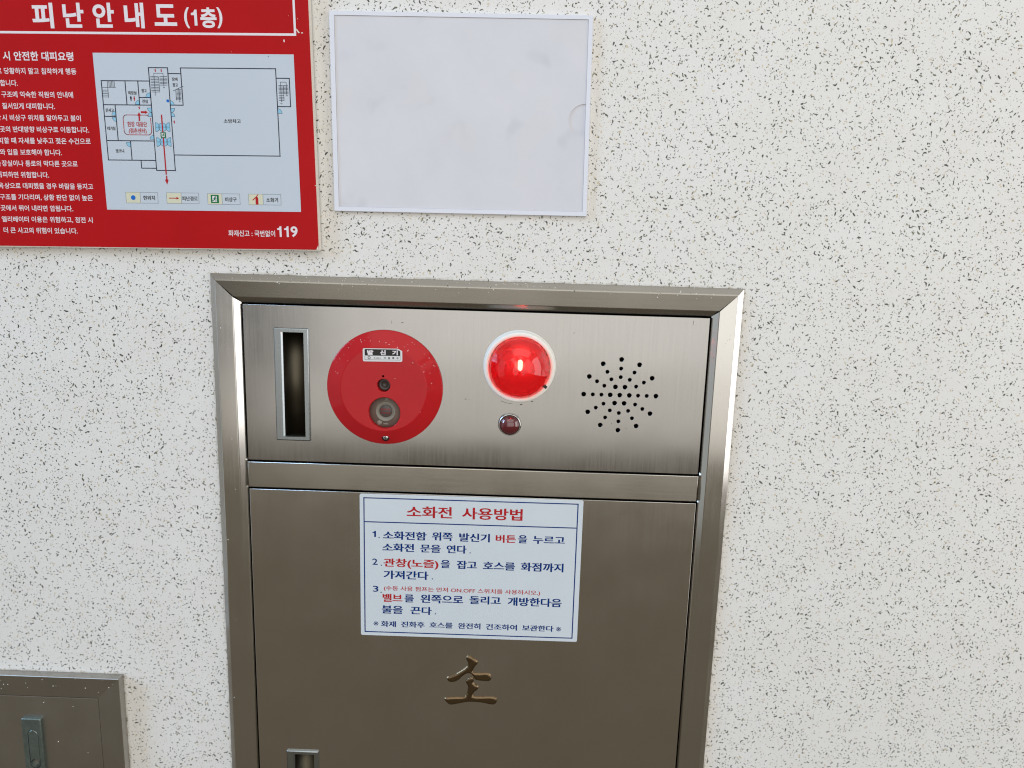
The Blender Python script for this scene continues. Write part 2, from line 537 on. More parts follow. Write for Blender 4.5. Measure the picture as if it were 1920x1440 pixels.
def offset(loop, d):
    n = len(loop)
    out = []
    for i in range(n):
        a, b, c = (Vector(loop[i - 1]), Vector(loop[i]), Vector(loop[(i + 1) % n]))
        e1, e2 = (b - a).normalized(), (c - b).normalized()
        n1, n2 = Vector((-e1.y, e1.x)), Vector((-e2.y, e2.x))
        bis = n1 + n2
        k = max(0.35, bis.length_squared / 2)
        q = b + bis * (d / k) / 1.0 * 0.5 * (2.0 / 1.0) * 0.5 * 2 * 0.5 if False else b + bis * (d / k)
        out.append((q.x, q.y))
    return out
def circ(cx, cz, r, n=48, a0=0.0):
    return [(cx + r * math.cos(a0 + 2 * math.pi * i / n), cz + r * math.sin(a0 + 2 * math.pi * i / n)) for i in range(n)]
def rrect(x0, x1, z0, z1, r, n=6):
    out = []
    for cx, cz, a in ((x1 - r, z0 + r, -90), (x1 - r, z1 - r, 0), (x0 + r, z1 - r, 90), (x0 + r, z0 + r, 180)):
        for i in range(n + 1):
            t = math.radians(a + 90.0 * i / n)
            out.append((cx + r * math.cos(t), cz + r * math.sin(t)))
    return out
def aff(cx, cz, ru, rv):
    ru, rv = math.radians(ru), math.radians(rv)
    return lambda a, b: (cx + a * math.cos(ru) - b * math.sin(rv), cz + a * math.sin(ru) + b * math.cos(rv))

# lettering -----------------------------------------------------------------
_glyph = {}
def preload(bold):
    """set every piece of lettering once, one per line, at this weight"""
    words = ['한', '119', '9', '강하게', '누르시오', '주식회사', '기', '동', '특', '구', '발', '신', '화재신고 : 국번없이', '현위치', '피난경로', '비상구', '소화기']
    words = list(dict.fromkeys(words + [t_[0] for t_ in TITLE + BODY + ROOMS + ROOMR + INS]))
    cu = bpy.data.curves.new('lettering', 'FONT')
    cu.body = '\n'.join(words)
    cu.size = 1.0
    cu.space_line = 4.0
    cu.resolution_u = 4
    cu.offset = bold
    cu.fill_mode = 'FRONT'
    ob = bpy.data.objects.new('lettering', cu)
    COL.objects.link(ob)
    dg = bpy.context.evaluated_depsgraph_get()
    dg.update()
    me = bpy.data.meshes.new_from_object(ob.evaluated_get(dg))
    rows = [([], []) for _ in words]
    where = []
    for v in me.vertices:
        r = int(round((0.35 - v.co.y) / 4.0))
        where.append((r, len(rows[r][0])))
        rows[r][0].append((v.co.x, v.co.y + 4.0 * r))
    for p in me.polygons:
        rows[where[p.vertices[0]][0]][1].append(tuple(where[i][1] for i in p.vertices))
    bpy.data.objects.remove(ob, do_unlink=True)
    bpy.data.curves.remove(cu)
    bpy.data.meshes.remove(me)
    for w_, r in zip(words, rows):
        _glyph[(w_, bold)] = r
def glyphs(s, bold):
    if (s, bold) not in _glyph:
        preload(bold)
    return _glyph[(s, bold)]
ONE = [(0.52, 0.0), (1.0, 0.0), (1.0, 1.0), (0.62, 1.0), (0.50, 0.885), (0.30, 0.815), (0.0, 0.79), (0.0, 0.655), (0.52, 0.655)]
def write(mb, s, a0, a1, b, hgt, h, own=0, bold=0.012, mp=None):
    if s == '1':
        mb.poly([(a0 + x * (a1 - a0), b - hgt / 2 + y * hgt) for x, y in ONE], h, mp)
        return
    vs, fs = glyphs(s, bold)
    xs = [p[0] for p in vs]
    ys = [p[1] for p in vs]
    if own:
        y0, y1 = min(ys), max(ys)
    else:
        r = glyphs('한', bold)[0]
        y0, y1 = min(p[1] for p in r), max(p[1] for p in r)
    x0, x1 = min(xs), max(xs)
    bv = []
    for x, y in vs:
        q = (a0 + (x - x0) / (x1 - x0) * (a1 - a0), b - hgt / 2 + (y - y0) / (y1 - y0) * hgt)
        if mp:
            q = mp(*q)
        bv.append(mb.v(q[0], q[1], h))
    for f in fs:
        a, b2, c = (bv[f[0]].co, bv[f[1]].co, bv[f[2]].co)
        nrm = (b2 - a).cross(c - a)
        idx = f if nrm.y <= 0 else f[::-1]
        mb.face([bv[i] for i in idx])

# ------------------------------------------------------------------ measured tables (millimetres in each sign's own axes)
TITLE=[
  ('피', -191.74, -165.8, 134.12, 28.69, 1),
  ('난', -154.11, -128.85, 134.7, 28.06, 1),
  ('안', -117.85, -91.99, 134.97, 28.04, 1),
  ('내', -79.74, -55.85, 134.95, 28.62, 1),
  ('도', -43.56, -16.48, 135.69, 24.12, 1),
  ('(', -7.5, -0.93, 132.85, 23.43, 1), ('1', 1.02, 8.11, 133.13, 17.88, 1), ('층', 11.96, 31.59, 133.1, 22.94, 1), (')', 31.91, 38.67, 133.14, 23.41, 1) ]
BODY=[
  ('시 안전한 대피요령', -233.03, -146.39, 88.17, 9.73, 0),
  ('당황하지 말고 침착하게 행동', -233.49, -144.59, 71.02, 5.97, 0),
  ('합니다.', -240.17, -218.42, 56.99, 6.52, 0),
  ('구조에 익숙한 직원의 안내에', -240.12, -151.37, 43.85, 6.05, 0),
  ('질서있게 대피합니다.', -240.8, -175.27, 30.32, 6.49, 0),
  ('시 비상구 위치를 알아두고 불이', -242.48, -144.63, 16.62, 5.94, 0),
  ('곳의 반대방향 비상구로 이동합니다.', -246.82, -135.81, 2.99, 5.88, 0),
  ('할 때 자세를 낮추고 젖은 수건으로', -243.6, -135.1, -10.44, 5.95, 0),
  ('와 입을 보호해야 합니다.', -250.19, -172.56, -24.19, 6.24, 0),
  ('장실이나 통로의 막다른 곳으로', -249.5, -154.25, -37.65, 6.25, 0),
  ('피하면 위험합니다.', -250.17, -191.75, -51.34, 6.49, 0),
  ('상으로 대피했을 경우 바람을 등지고', -249.45, -137.54, -64.71, 6.11, 0),
  ('구조를 기다리며, 상황 판단 없이 높은', -256.89, -139.45, -78.48, 5.89, 0),
  ('곳에서 뛰어 내리면 압됩니다.', -257.88, -165.65, -91.97, 6.17, 0),
  ('엘리베이터 이용은 위험하고, 정전 시', -257.87, -142.18, -105.69, 6.24, 0),
  ('더 큰 사고의 위험이 있습니다.', -257.3, -162.74, -119.39, 6.15, 0),
  ('로', -243.72, -236.49, 70.88, 6.97, 0),
  ('상', -251.5, -243.85, 16.41, 6.81, 0),
  ('피', -251.87, -244.85, -10.7, 6.89, 0),
  ('화', -257.59, -250.54, -37.83, 6.97, 0),
  ('대', -258.6, -251.52, -51.33, 7.0, 0),
  ('옥', -258.58, -250.47, -64.72, 7.35, 0),
  ('화재신고 : 국번없이', 29.12, 88.26, -119.6, 7.07, 0) ]
WALLS =[
  (-115.0,60.7,-55.8,60.7),(-114.9,60.6,-114.9,-32.3),(-114.9,-32.4,-55.9,-32.4),(-74.1,-32.5,-74.1,-41.8),(-74.1,-41.8,-55.6,-41.8),(-55.7,76.1,-32.2,76.1),(-55.6,76.1,-55.6,-44.2),(-32.2,76.1,-32.2,-44.4),(-55.4,-44.3,-32.1,-44.3),(-85.7,60.7,-85.7,33.1),(-70.0,60.9,-70.0,33.1),(-69.9,41.6,-56.0,41.6),(-114.9,32.8,-55.5,32.8),(-100.5,32.7,-100.5,-9.1),(-114.9,19.2,-100.5,19.2),(-114.6,-9.3,-55.5,-9.3),(-85.3,-9.4,-85.3,-32.2),(-32.4,69.5,-16.7,69.5),(-16.4,76.0,-16.4,33.1),(-31.9,33.1,-16.4,33.1),(-16.5,76.1,99.4,76.1),(99.6,76.3,99.6,-25.8),(-32.0,-25.6,99.8,-25.6),(99.8,65.3,115.8,65.3),(115.7,65.2,115.7,32.6),(99.8,32.6,115.7,32.6)]
STAIRS =[
  (-107.6,60.5,-107.6,41.0),(-115.2,53.0,-97.9,53.0),(-105.7,60.3,-105.7,53.4),(-104.1,60.3,-104.1,53.4),(-102.4,60.4,-102.4,53.4),(-100.8,60.4,-100.8,53.4),(-99.1,60.4,-99.1,53.5),(-114.4,49.7,-107.4,49.7),(-114.6,47.7,-107.6,47.7),(-114.8,45.9,-107.8,45.9),(-115.0,43.9,-108.0,43.9),(-115.2,41.8,-108.2,41.8),(-49.5,69.8,-38.3,69.8),(-49.6,69.8,-49.6,45.8),(-38.3,69.9,-38.3,54.4),(-44.0,65.9,-44.0,48.2),(-54.1,66.0,-44.5,66.0),(-54.1,64.3,-44.5,64.3),(-54.1,62.5,-44.5,62.5),(-54.1,60.7,-44.4,60.7),(-54.1,58.9,-44.4,58.9),(-54.1,57.1,-44.4,57.1),(-54.1,55.3,-44.4,55.3),(-54.1,53.5,-44.4,53.5),(-54.1,51.7,-44.4,51.7),(-54.1,49.9,-44.4,49.9),(-54.1,48.1,-44.3,48.1),(-42.9,66.1,-33.4,66.1),(-43.0,64.2,-33.5,64.2),(-43.0,62.5,-33.5,62.5),(-43.0,61.1,-33.6,61.1),(-43.1,59.4,-33.7,59.4),(-43.1,57.9,-33.8,57.9),(-43.1,56.2,-33.9,56.2),(-27.7,49.5,-14.5,55.2),(-24.2,50.7,-24.2,38.7),(-20.2,53.0,-20.2,38.0),(-23.0,51.1,-17.3,51.1),(-23.2,49.6,-17.4,49.6),(-23.3,48.2,-17.5,48.2),(-23.4,46.7,-17.7,46.7),(-23.5,45.2,-17.8,45.2),(-23.6,43.8,-17.9,43.8),(-23.7,42.3,-18.0,42.3),(-23.9,40.8,-18.1,40.8),(-24.0,39.4,-18.2,39.4),(104.9,60.9,111.6,60.9),(104.8,60.9,104.8,37.8),(111.7,60.9,111.7,46.5),(108.1,57.1,108.1,39.7),(102.0,56.9,113.9,56.9),(102.0,55.3,113.9,55.3),(102.0,53.8,114.0,53.8),(102.1,52.3,114.0,52.3),(102.1,50.7,114.0,50.7),(102.1,49.2,114.0,49.2),(102.1,47.6,114.1,47.6),(102.1,45.3,108.4,45.3),(102.1,43.5,108.3,43.5),(102.1,41.6,108.2,41.6),(102.1,39.8,108.1,39.8),(-50.7,45.2,-49.8,44.2),(-49.8,44.2,-48.9,45.2),(-39.3,53.8,-38.5,52.8),(-38.5,52.8,-37.5,53.8),(-21.3,37.7,-20.5,36.7),(-20.5,36.7,-19.5,37.7),(110.7,45.9,111.8,44.7),(111.8,44.7,112.9,46.0),(103.6,36.7,104.6,35.5),(104.6,35.5,105.8,36.7)]
DOORS=[(-56.3,41.9,5.2,90,180),(-70.3,33.4,5.0,90,180),(-100.6,20.5,4.9,90,180),(-100.4,18.2,4.9,180,270),(-55.9,29.5,4.9,180,270),(-56.2,19.5,4.9,90,180),(-32.1,29.3,4.9,270,360),(-32.5,19.6,4.9,0,90),(-32.3,33.4,4.9,0,90),(-56.0,-7.3,4.7,90,180),(-85.5,-11.4,5.2,180,270),(99.3,24.7,5.6,0,90),(-52.7,7.1,5.3,-90,90),(-34.9,7.3,5.3,90,270),(-43.9,7.2,5.0,0,360),(-52.6,-10.4,5.3,-90,90),(-35.0,-10.2,5.3,90,270),(-43.8,-10.3,5.0,0,360)]
ROOMS=[
  ('화장실', -83.11, -72.77, 46.87, 3.46, 0),
  ('창고', -66.46, -60.06, 49.47, 3.95, 0),
  ('전실', -66.64, -59.73, 37.18, 3.81, 0),
  ('문서고', -112.8, -102.64, 26.39, 3.57, 0),
  ('대기실', -112.78, -102.67, 5.16, 3.83, 0),
  ('장비', -28.06, -21.03, 63.08, 3.85, 0),
  ('창고', -27.69, -21.14, 56.44, 3.78, 0),
  ('발코니', -104.52, -94.36, -21.48, 3.95, 0),
  ('소방차고', 32.31, 53.4, 15.16, 4.68, 0),
  ]
ROOMR=[
  ('현장', -87.28, -78.34, 10.38, 5.17, 0),
  ('대응단', -76.03, -63.05, 10.32, 5.21, 0),
  ('(점촌센터)', -86.08, -64.29, 2.61, 5.85, 0),
  ]
INS=[
  ('소화전', -87.41, -25.84, 80.54, 16.01, 0, 'R'),
  ('사용방법', -12.28, 69.8, 80.61, 16.34, 0, 'R'),
  ('1', -134.18, -129.22, 46.97, 8.65, 1, 'B'),
  ('.', -125.83, -124.11, 42.14, 1.62, 1, 'B'),
  ('소화전함', -119.65, -60.02, 45.81, 11.71, 0, 'B'),
  ('위쪽', -52.69, -24.54, 46.41, 11.88, 0, 'B'),
  ('발신기', -15.5, 26.25, 46.05, 11.88, 0, 'B'),
  ('버튼', 34.26, 61.84, 45.83, 11.15, 0, 'R'),
  ('을', 64.9, 77.15, 46.04, 11.69, 0, 'B'),
  ('누르고', 84.97, 128.31, 45.95, 11.5, 0, 'B'),
  ('소화전', -120.58, -77.03, 28.34, 11.61, 0, 'B'),
  ('문을', -68.47, -40.56, 28.36, 11.6, 0, 'B'),
  ('연다', -32.52, -5.15, 28.45, 11.59, 0, 'B'),
  ('.', -1.13, 0.58, 23.81, 1.63, 1, 'B'),
  ('2', -134.44, -127.21, 6.71, 9.14, 1, 'B'),
  ('.', -122.93, -121.2, 1.88, 1.65, 1, 'B'),
  ('관창(노즐)', -119.12, -43.42, 6.17, 12.06, 0, 'R'),
  ('을', -40.34, -27.45, 6.66, 11.87, 0, 'B'),
  ('잡고', -18.34, 9.47, 6.19, 11.87, 0, 'B'),
  ('호스를', 17.71, 61.78, 6.02, 11.86, 0, 'B'),
  ('화점까지', 69.49, 128.05, 6.18, 12.4, 0, 'B'),
  ('가져간다', -119.19, -57.05, -11.48, 12.14, 0, 'B'),
  ('.', -52.53, -50.8, -15.94, 1.66, 1, 'B'),
  ('3', -134.01, -126.21, -33.22, 8.9, 1, 'B'),
  ('.', -123.45, -121.72, -38.15, 1.67, 1, 'B'),
  ('(수동 사용 펌프는 먼저 ON.OFF 스위치를 사용하시오.)', -118.74, 97.35, -31.53, 6.66, 0, 'R'),
  ('밸브', -120.54, -93.08, -45.98, 11.92, 0, 'R'),
  ('를', -90.13, -77.11, -45.74, 11.91, 0, 'B'),
  ('왼쪽으로', -67.91, -8.6, -45.48, 12.28, 0, 'B'),
  ('돌리고', 0.06, 43.35, -45.09, 11.9, 0, 'B'),
  ('개방한다음', 52.88, 127.55, -45.51, 12.26, 0, 'B'),
  ('불을', -121.83, -92.2, -63.36, 11.99, 0, 'B'),
  ('끈다', -81.74, -52.15, -63.47, 11.61, 0, 'B'),
  ('.', -47.76, -46.02, -67.64, 1.69, 1, 'B'),
  ('※', -133.47, -126.47, -85.04, 6.42, 1, 'B'),
  ('화재', -122.97, -101.97, -85.18, 8.69, 0, 'B'),
  ('진화후', -94.8, -61.76, -84.93, 8.68, 0, 'B'),
  ('호스를', -55.12, -22.81, -84.48, 8.68, 0, 'B'),
  ('완전히', -15.31, 16.09, -84.42, 8.67, 0, 'B'),
  ('건조하여', 23.42, 66.98, -84.53, 8.67, 0, 'B'),
  ('보관한다', 74.29, 117.8, -84.44, 8.66, 0, 'B'),
  ('※', 121.29, 128.42, -84.74, 6.78, 1, 'B'),
  ]
SO1 = [(-93.2, -600.4), (-90.8, -604.1), (-89.2, -606.0), (-85.2, -606.5), (-79.7, -605.4), (-75.1, -602.2), (-71.2, -597.7), (-65.8, -593.0), (-61.5, -591.6), (-57.9, -592.7), (-54.7, -596.7), (-52.9, -599.6), (-51.5, -601.7), (-45.9, -602.6), (-38.1, -603.1), (-32.6, -602.9), (-29.9, -600.8), (-29.2, -596.9), (-30.4, -593.1), (-33.6, -590.2), (-37.6, -589.3), (-45.4, -590.5), (-52.5, -590.5), (-56.0, -588.5), (-54.9, -585.1), (-52.7, -580.7), (-50.0, -577.6), (-48.9, -574.1), (-50.1, -571.6), (-53.7, -568.7), (-58.4, -565.5), (-62.8, -564.0), (-65.8, -567.5), (-65.0, -570.9), (-62.2, -575.9), (-63.2, -580.2), (-67.5, -584.7), (-73.7, -589.2), (-79.1, -592.9), (-85.4, -595.7), (-90.1, -597.6)]
SO2 = [(-65.6, -603.6), (-64.3, -607.8), (-61.9, -612.1), (-62.2, -617.3), (-62.9, -622.5), (-65.2, -627.0), (-69.9, -628.5), (-77.8, -628.8), (-86.5, -629.6), (-92.8, -630.3), (-95.9, -632.6), (-95.1, -634.7), (-92.7, -637.7), (-88.7, -641.5), (-84.7, -641.9), (-76.8, -640.1), (-68.9, -638.0), (-61.8, -636.4), (-53.1, -636.2), (-45.2, -636.4), (-37.3, -637.6), (-30.9, -639.1), (-25.4, -639.3), (-21.9, -637.4), (-20.2, -633.0), (-21.3, -629.1), (-24.9, -626.6), (-31.2, -626.0), (-41.5, -626.9), (-50.2, -627.2), (-54.9, -626.5), (-55.4, -624.4), (-52.7, -620.4), (-48.8, -617.2), (-46.7, -613.2), (-48.1, -610.2), (-52.1, -608.2), (-54.9, -605.7), (-53.8, -601.4), (-55.1, -597.5), (-57.8, -597.0), (-62.5, -599.6)]

rnd = random.Random(7)
# ================================================================== WALL
CX0, CX1, CT, CB = -404.7, 280.2, -42.0, -1230.0       # outline of the hydrant cabinet
ox0, ox1, oz0, oz1 = CX0 + 12, CX1 - 12, CB + 12, CT - 12
wb = MB()
wb.origin = Vector((0, 0, 0))
W0, W1, WB, WT = -1900.0, 1900.0, -1500.0, 1300.0
wb.prism([(W0, WB), (W1, WB), (W1, WT), (W0, WT)], -150.0, 0.0, holes=[[(ox0, oz0), (ox1, oz0), (ox1, oz1), (ox0, oz1)]])
wall = wb.build('wall', 'wall')
wall['label'] = 'white wall flecked with dark and tan chips behind the signs and cabinets'
wall['category'] = 'wall'

# ================================================================== HYDRANT CABINET
cab = thing('hydrant_cabinet', 'large brushed steel fire hydrant cabinet with lit red lamp, set into the speckled wall', 'cabinet', (CX0 + CX1) / 2, CB, 0)
# box behind the doors
b = MB()
b.wall([(ox0 + 1, oz0 + 1), (ox1 - 1, oz0 + 1), (ox1 - 1, oz1 - 1), (ox0 + 1, oz1 - 1)], -1.0, [(ox0 + 1, oz0 + 1), (ox1 - 1, oz0 + 1), (ox1 - 1, oz1 - 1), (ox0 + 1, oz1 - 1)], -140.0)
b.fill([(ox0 + 1, oz0 + 1), (ox1 - 1, oz0 + 1), (ox1 - 1, oz1 - 1), (ox0 + 1, oz1 - 1)], [], -140.0)
b.build('cabinet_box', 'dark', cab)
# frame: (distance in from the outline, height)
PROF = [(0.0, 0.15), (0.4, 1.2), (7.2, 5.7), (8.2, 6.3), (9.2, 6.6), (29.4, 6.2), (30.2, 5.9), (31.0, 5.3), (38.2, -1.9), (38.6, -2.6), (38.6, -20.0)]
PROF_TOP = [(0.0, 0.15), (0.4, 1.2), (7.2, 5.7), (8.2, 6.3), (9.2, 6.6), (28.6, 3.9), (29.4, 3.5), (30.2, 2.9), (36.2, -1.6), (36.6, -2.2), (36.6, -20.0)]
def rail_piece(name, sides, mat, specks=None):
    mb = MB()
    g = 0.22
    pf = PROF_TOP if sides == 'T' else PROF
    for k_, ((d0, h0), (d1, h1)) in enumerate(zip(pf, pf[1:])):
        e0, e1 = PROF[k_][0], PROF[k_ + 1][0]
        t0, t1 = PROF_TOP[k_][0], PROF_TOP[k_ + 1][0]
        for s in sides:
            if s == 'T':
                q = [(CX0 + e0 + g, CT - d0, h0), (CX0 + e1 + g, CT - d1, h1), (CX1 - e1 - g, CT - d1, h1), (CX1 - e0 - g, CT - d0, h0)]
            elif s == 'B':
                q = [(CX1 - d0 - g, CB + d0, h0), (CX1 - d1 - g, CB + d1, h1), (CX0 + d1 + g, CB + d1, h1), (CX0 + d0 + g, CB + d0, h0)]
            elif s == 'L':
                q = [(CX0 + d0, CB + d0 + g, h0), (CX0 + d1, CB + d1 + g, h1), (CX0 + d1, CT - t1 - g, h1), (CX0 + d0, CT - t0 - g, h0)]
            else:
                q = [(CX1 - d0, CT - t0 - g, h0), (CX1 - d1, CT - t1 - g, h1), (CX1 - d1, CB + d1 + g, h1), (CX1 - d0, CB + d0 + g, h0)]
            mb.face([mb.v(*p) for p in q], abs(d1 - d0) < 1.6)
    if specks:
        for (x, z, h, r, mi) in specks:
            mb.mi = mi
            mb.lathe(x, z, [(r, h - 0.25), (r * 0.75, h + r * 0.35), (0, h + r * 0.5)], 7)
        mb.mi = 0
    return mb.build(name, [mat, 'drip', 'ink_black'], cab)
def prof_h(d, pf=PROF):
    for (d0, h0), (d1, h1) in zip(pf, pf[1:]):
        if d0 <= d <= d1 and d1 > d0:
            return h0 + (h1 - h0) * (d - d0) / (d1 - d0)
    return 0.0
sp = []
for i in range(95):
    d = abs(rnd.gauss(6.0, 5.0)) + 0.6
    if d > 24:
        continue
    x = rnd.uniform(CX0 + 30, CX1 - 30)
    sp.append((x, CT - d, prof_h(d, PROF_TOP), rnd.choice((0.35, 0.45, 0.5, 0.6, 0.8)), 1 if rnd.random() < 0.7 else 2))
o = rail_piece('frame_rail', 'T', 'steel_x', sp)
rail_piece('frame_rail', 'B', 'steel_x')
sp = [(CX0 + d, z, prof_h(d), r, 1) for d, z, r in ((13, -112, 0.8), (22, -260, 0.5), (11, -402, 0.7), (18, -520, 0.45), (10, -640, 0.7), (24, -330, 0.4))]
rail_piece('frame_stile', 'L', 'steel_z', sp)
sp = [(CX1 - d, z, prof_h(d), r, 2) for d, z, r in ((15, -107, 0.5), (18, -108, 0.4), (20, -112, 0.35), (14, -101, 0.4), (33, -131, 0.5), (22, -116, 0.3), (25, -300, 0.4))]
o = rail_piece('frame_stile', 'R', 'steel_z', sp)

# upper panel with the speaker holes, the pull opening and cut-outs behind the fittings
PX0, PX1 = -363.9, 239.5
holes = []
SPX, SPZ = 129.4, -185.1
for R_, r_, n_, a_ in ((0, 2.9, 1, 0), (12.5, 2.9, 6, 0), (24.0, 2.4, 12, 0), (35.3, 2.4, 12, 0), (47.3, 2.9, 12, 0)):
    for i in range(n_):
        a = 2 * math.pi * i / n_ + 0.003
        holes.append(circ(SPX + R_ * math.cos(a), SPZ + R_ * math.sin(a), r_, 16))
pull_hole = rrect(-321.5, -281.5, -257.5, -112.5, 1.0, 2)
b = MB()
b.prism([(PX0, -289.2), (PX1, -289.2), (PX1, -80.6), (PX0, -80.6)], -0.5, 1.0, holes=holes + [pull_hole], c=0.35, hole_c=1.18)
b.mi = 1
for x0, z0, x1, z1, w in ((-73.9, -196.9, -71.5, -196.6, .8), (-68.6, -197.8, -67.4, -197.6, .5), (-26.8, -197.6, -18.6, -200.2, .45), (-18.6, -200.2, -10.6, -201.2, .45), (-1.2, -201.8, 2.2, -201.6, 1.1), (13.4, -197.4, 16.2, -196.8, .9), (65.6, -105.6, 66.4, -104.4, .7), (218.5, -84.5, 218.4, -90.2, .5), (-170.2, -100.2, -170.3, -96.5, .4), (-158.0, -98.6, -155.0, -98.4, .7), (120.4, -224.6, 120.9, -222.4, .5), (140.0, -229.5, 141.0, -229.3, .5)):
    b.strip(x0, z0, x1, z1, w, 1.03, ext=False)
b.build('upper_panel', ['steel_panel', 'scuff'], cab)
# crossbar
b = MB()
b.box(-364.6, 240.2, -327.2, -291.6, -8.0, 2.4, c=1.0)
b.build('crossbar', 'steel_bar', cab)
# lower door with its pull opening
pull2 = rrect(-320.5, -279.5, -871.0, -727.0, 1.0, 2)
b = MB()
b.prism([(-363.6, CB + 42), (239.6, CB + 42), (239.6, -330.0), (-363.6, -330.0)], -1.0, 1.4, holes=[pull2], c=0.5)
door = b.build('door', 'steel_door', cab)
# raised calligraphic character on the door
def raised(loops, H, wdt, h_base, name, mat, parent, step=0.62):
    allp = np.array([p for lp in loops for p in lp])
    x0, z0 = allp.min(0) - 1.5
    x1, z1 = allp.max(0) + 1.5
    gx = np.arange(x0, x1, step)
    gz = np.arange(z0, z1, step)
    X, Z = np.meshgrid(gx, gz)
    best = np.full(X.shape, -99.0)
    for lp in loops:
        a = np.array(lp)
        c = np.roll(a, -1, 0)
        ins = np.zeros(X.shape, bool)
        dm = np.full(X.shape, 1e9)
        for (ax, az), (bx, bz) in zip(a, c):
            t_ = np.clip(((X - ax) * (bx - ax) + (Z - az) * (bz - az)) / ((bx - ax) ** 2 + (bz - az) ** 2 + 1e-12), 0, 1)
            dm = np.minimum(dm, np.hypot(X - ax - t_ * (bx - ax), Z - az - t_ * (bz - az)))
            cr = ((az > Z) != (bz > Z)) & (X < (bx - ax) * (Z - az) / (bz - az + 1e-12) + ax)
            ins ^= cr
        best = np.maximum(best, np.where(ins, dm, -dm))
    u = np.clip(best / wdt, 0, 1)
    hh = np.where(best > 0, H * np.sqrt(1 - (1 - u) ** 2), best * 1.2)
    hh = np.maximum(hh, -0.8) + h_base
    mb = MB()
    ids = {}
    def gv(i, j):
        if (i, j) not in ids:
            ids[(i, j)] = mb.v(gx[j], gz[i], hh[i, j])
        return ids[(i, j)]
    for i in range(len(gz) - 1):
        for j in range(len(gx) - 1):
            if best[i:i + 2, j:j + 2].max() > -0.7:
                mb.face([gv(i, j), gv(i, j + 1), gv(i + 1, j + 1), gv(i + 1, j)], True)
    return mb.build(name, mat, parent, weld=False)
raised([SO1, SO2], 2.4, 3.4, 1.45, 'raised_letter', 'floor_tint', cab)

# flush pulls
def flush_pull(x0, x1, z0, z1, h):
    mb = MB()
    outer = rrect(x0, x1, z0, z1, 1.2, 3)
    inner = [(x0 + 9.6, z0 + 5.4), (x1 - 6.2, z0 + 5.4), (x1 - 6.2, z1 - 5.4), (x0 + 9.6, z1 - 5.4)]
    i2 = [(x0 + 11.4, z0 + 6.4), (x1 - 6.8, z0 + 6.4), (x1 - 6.8, z1 - 6.0), (x0 + 11.4, z1 - 6.0)]
    mid = offset(outer, 1.5)
    mb.wall(outer, h, outer, h + 1.6)
    mb.wall(outer, h + 1.6, mid, h + 2.9, smooth=True)
    mb.fill(mid, [inner], h + 2.9)
    mb.wall(inner, h + 2.9, i2, h + 0.9)
    mb.wall(i2, h + 0.9, i2, h - 3.0)
    fr = mb.build('pull_frame', 'zinc', cab)
    # hollow cup behind the frame
    mb = MB()
    n = 14
    xa, xb = x0 + 11.0, x1 - 6.4
    za, zb = z0 + 5.8, z1 - 5.6
    lo, hi = [], []
    for i in range(n + 1):
        t_ = math.pi * i / n
        x = (xa + xb) / 2 - (xb - xa) / 2 * math.cos(t_)
        d = h - 1.0 - 17.0 * math.sin(t_) ** 0.8
        lo.append(mb.v(x, za, d))
        hi.append(mb.v(x, zb, d))
    for i in range(n):
        mb.face([lo[i], lo[i + 1], hi[i + 1], hi[i]], True)
    mb.face(lo)
    mb.face(hi[::-1])
    mb.build('pull_cup', 'cup', fr)
    return fr
flush_pull(-324.0, -278.6, -260.4, -109.6, 1.0)
flush_pull(-323.2, -276.8, -874.0, -723.6, 1.4)

# manual call point ---------------------------------------------------------
KX, KZ = -179.0, -184.6
mb = MB()
rim = circ(KX, KZ, 76.2, 96)
r2 = circ(KX, KZ, 76.2, 96)
prof = [(76.2, 1.2), (76.2, 3.2), (75.7, 3.9), (74.8, 4.3), (74.2, 4.58), (58.1, 12.07), (57.4, 12.4), (56.6, 12.8), (55.6, 13.0)]
for (ra, ha), (rb, hb) in zip(prof, prof[1:]):
    mb.wall(circ(KX, KZ, ra, 96), ha, circ(KX, KZ, rb, 96), hb, smooth=True)
win = circ(KX + 1.0, KZ - 32.0, 20.8, 56)
jack = circ(KX + 0.2, KZ + 4.8, 8.6, 40)
pin = circ(KX - 0.4, KZ + 17.0, 1.6, 16)
win_c, jack_c = circ(KX + 1.0, KZ - 32.0, 21.6, 56), circ(KX + 0.2, KZ + 4.8, 9.2, 40)
mb.fill(circ(KX, KZ, 55.6, 96), [win_c, jack_c, pin], 13.0)
mb.wall(win_c, 13.0, win, 12.3, smooth=True)
mb.wall(jack_c, 13.0, jack, 12.4, smooth=True)
mb.wall(win, 12.3, win, 4.5)
mb.wall(jack, 12.4, jack, 3.0)
mb.wall(pin, 13.0, pin, 4.0)
mb.mi = 1
for i in range(34):
    a = rnd.uniform(0.35, 2.9)
    r = rnd.uniform(58, 74.5)
    x, z = KX + r * math.cos(a), KZ + r * math.sin(a)
    h = 12.4 + (57.4 - r) / 17.4 * 8.1
    q = rnd.choice((0.3, 0.35, 0.45, 0.6))
    mb.lathe(x, z, [(q, h - 0.2), (q * 0.7, h + q * 0.4), (0, h + q * 0.5)], 6)
for dx, dz, q in ((15.0, 14.4, 0.5), (62.0, 9.0, 0.8), (48.0, -29.0, 0.4), (38.0, 36.0, 0.7), (52, 24, 0.5)):
    r = math.hypot(dx, dz)
    h = 13.0 if r < 56 else 12.4 + (57.4 - r) / 17.4 * 8.1
    mb.lathe(KX + dx, KZ + dz, [(q, h - 0.2), (q * 0.7, h + q * 0.4), (0, h + q * 0.5)], 6)
mb.mi = 0
call = mb.build('call_point', ['red_paint', 'drip'], cab)
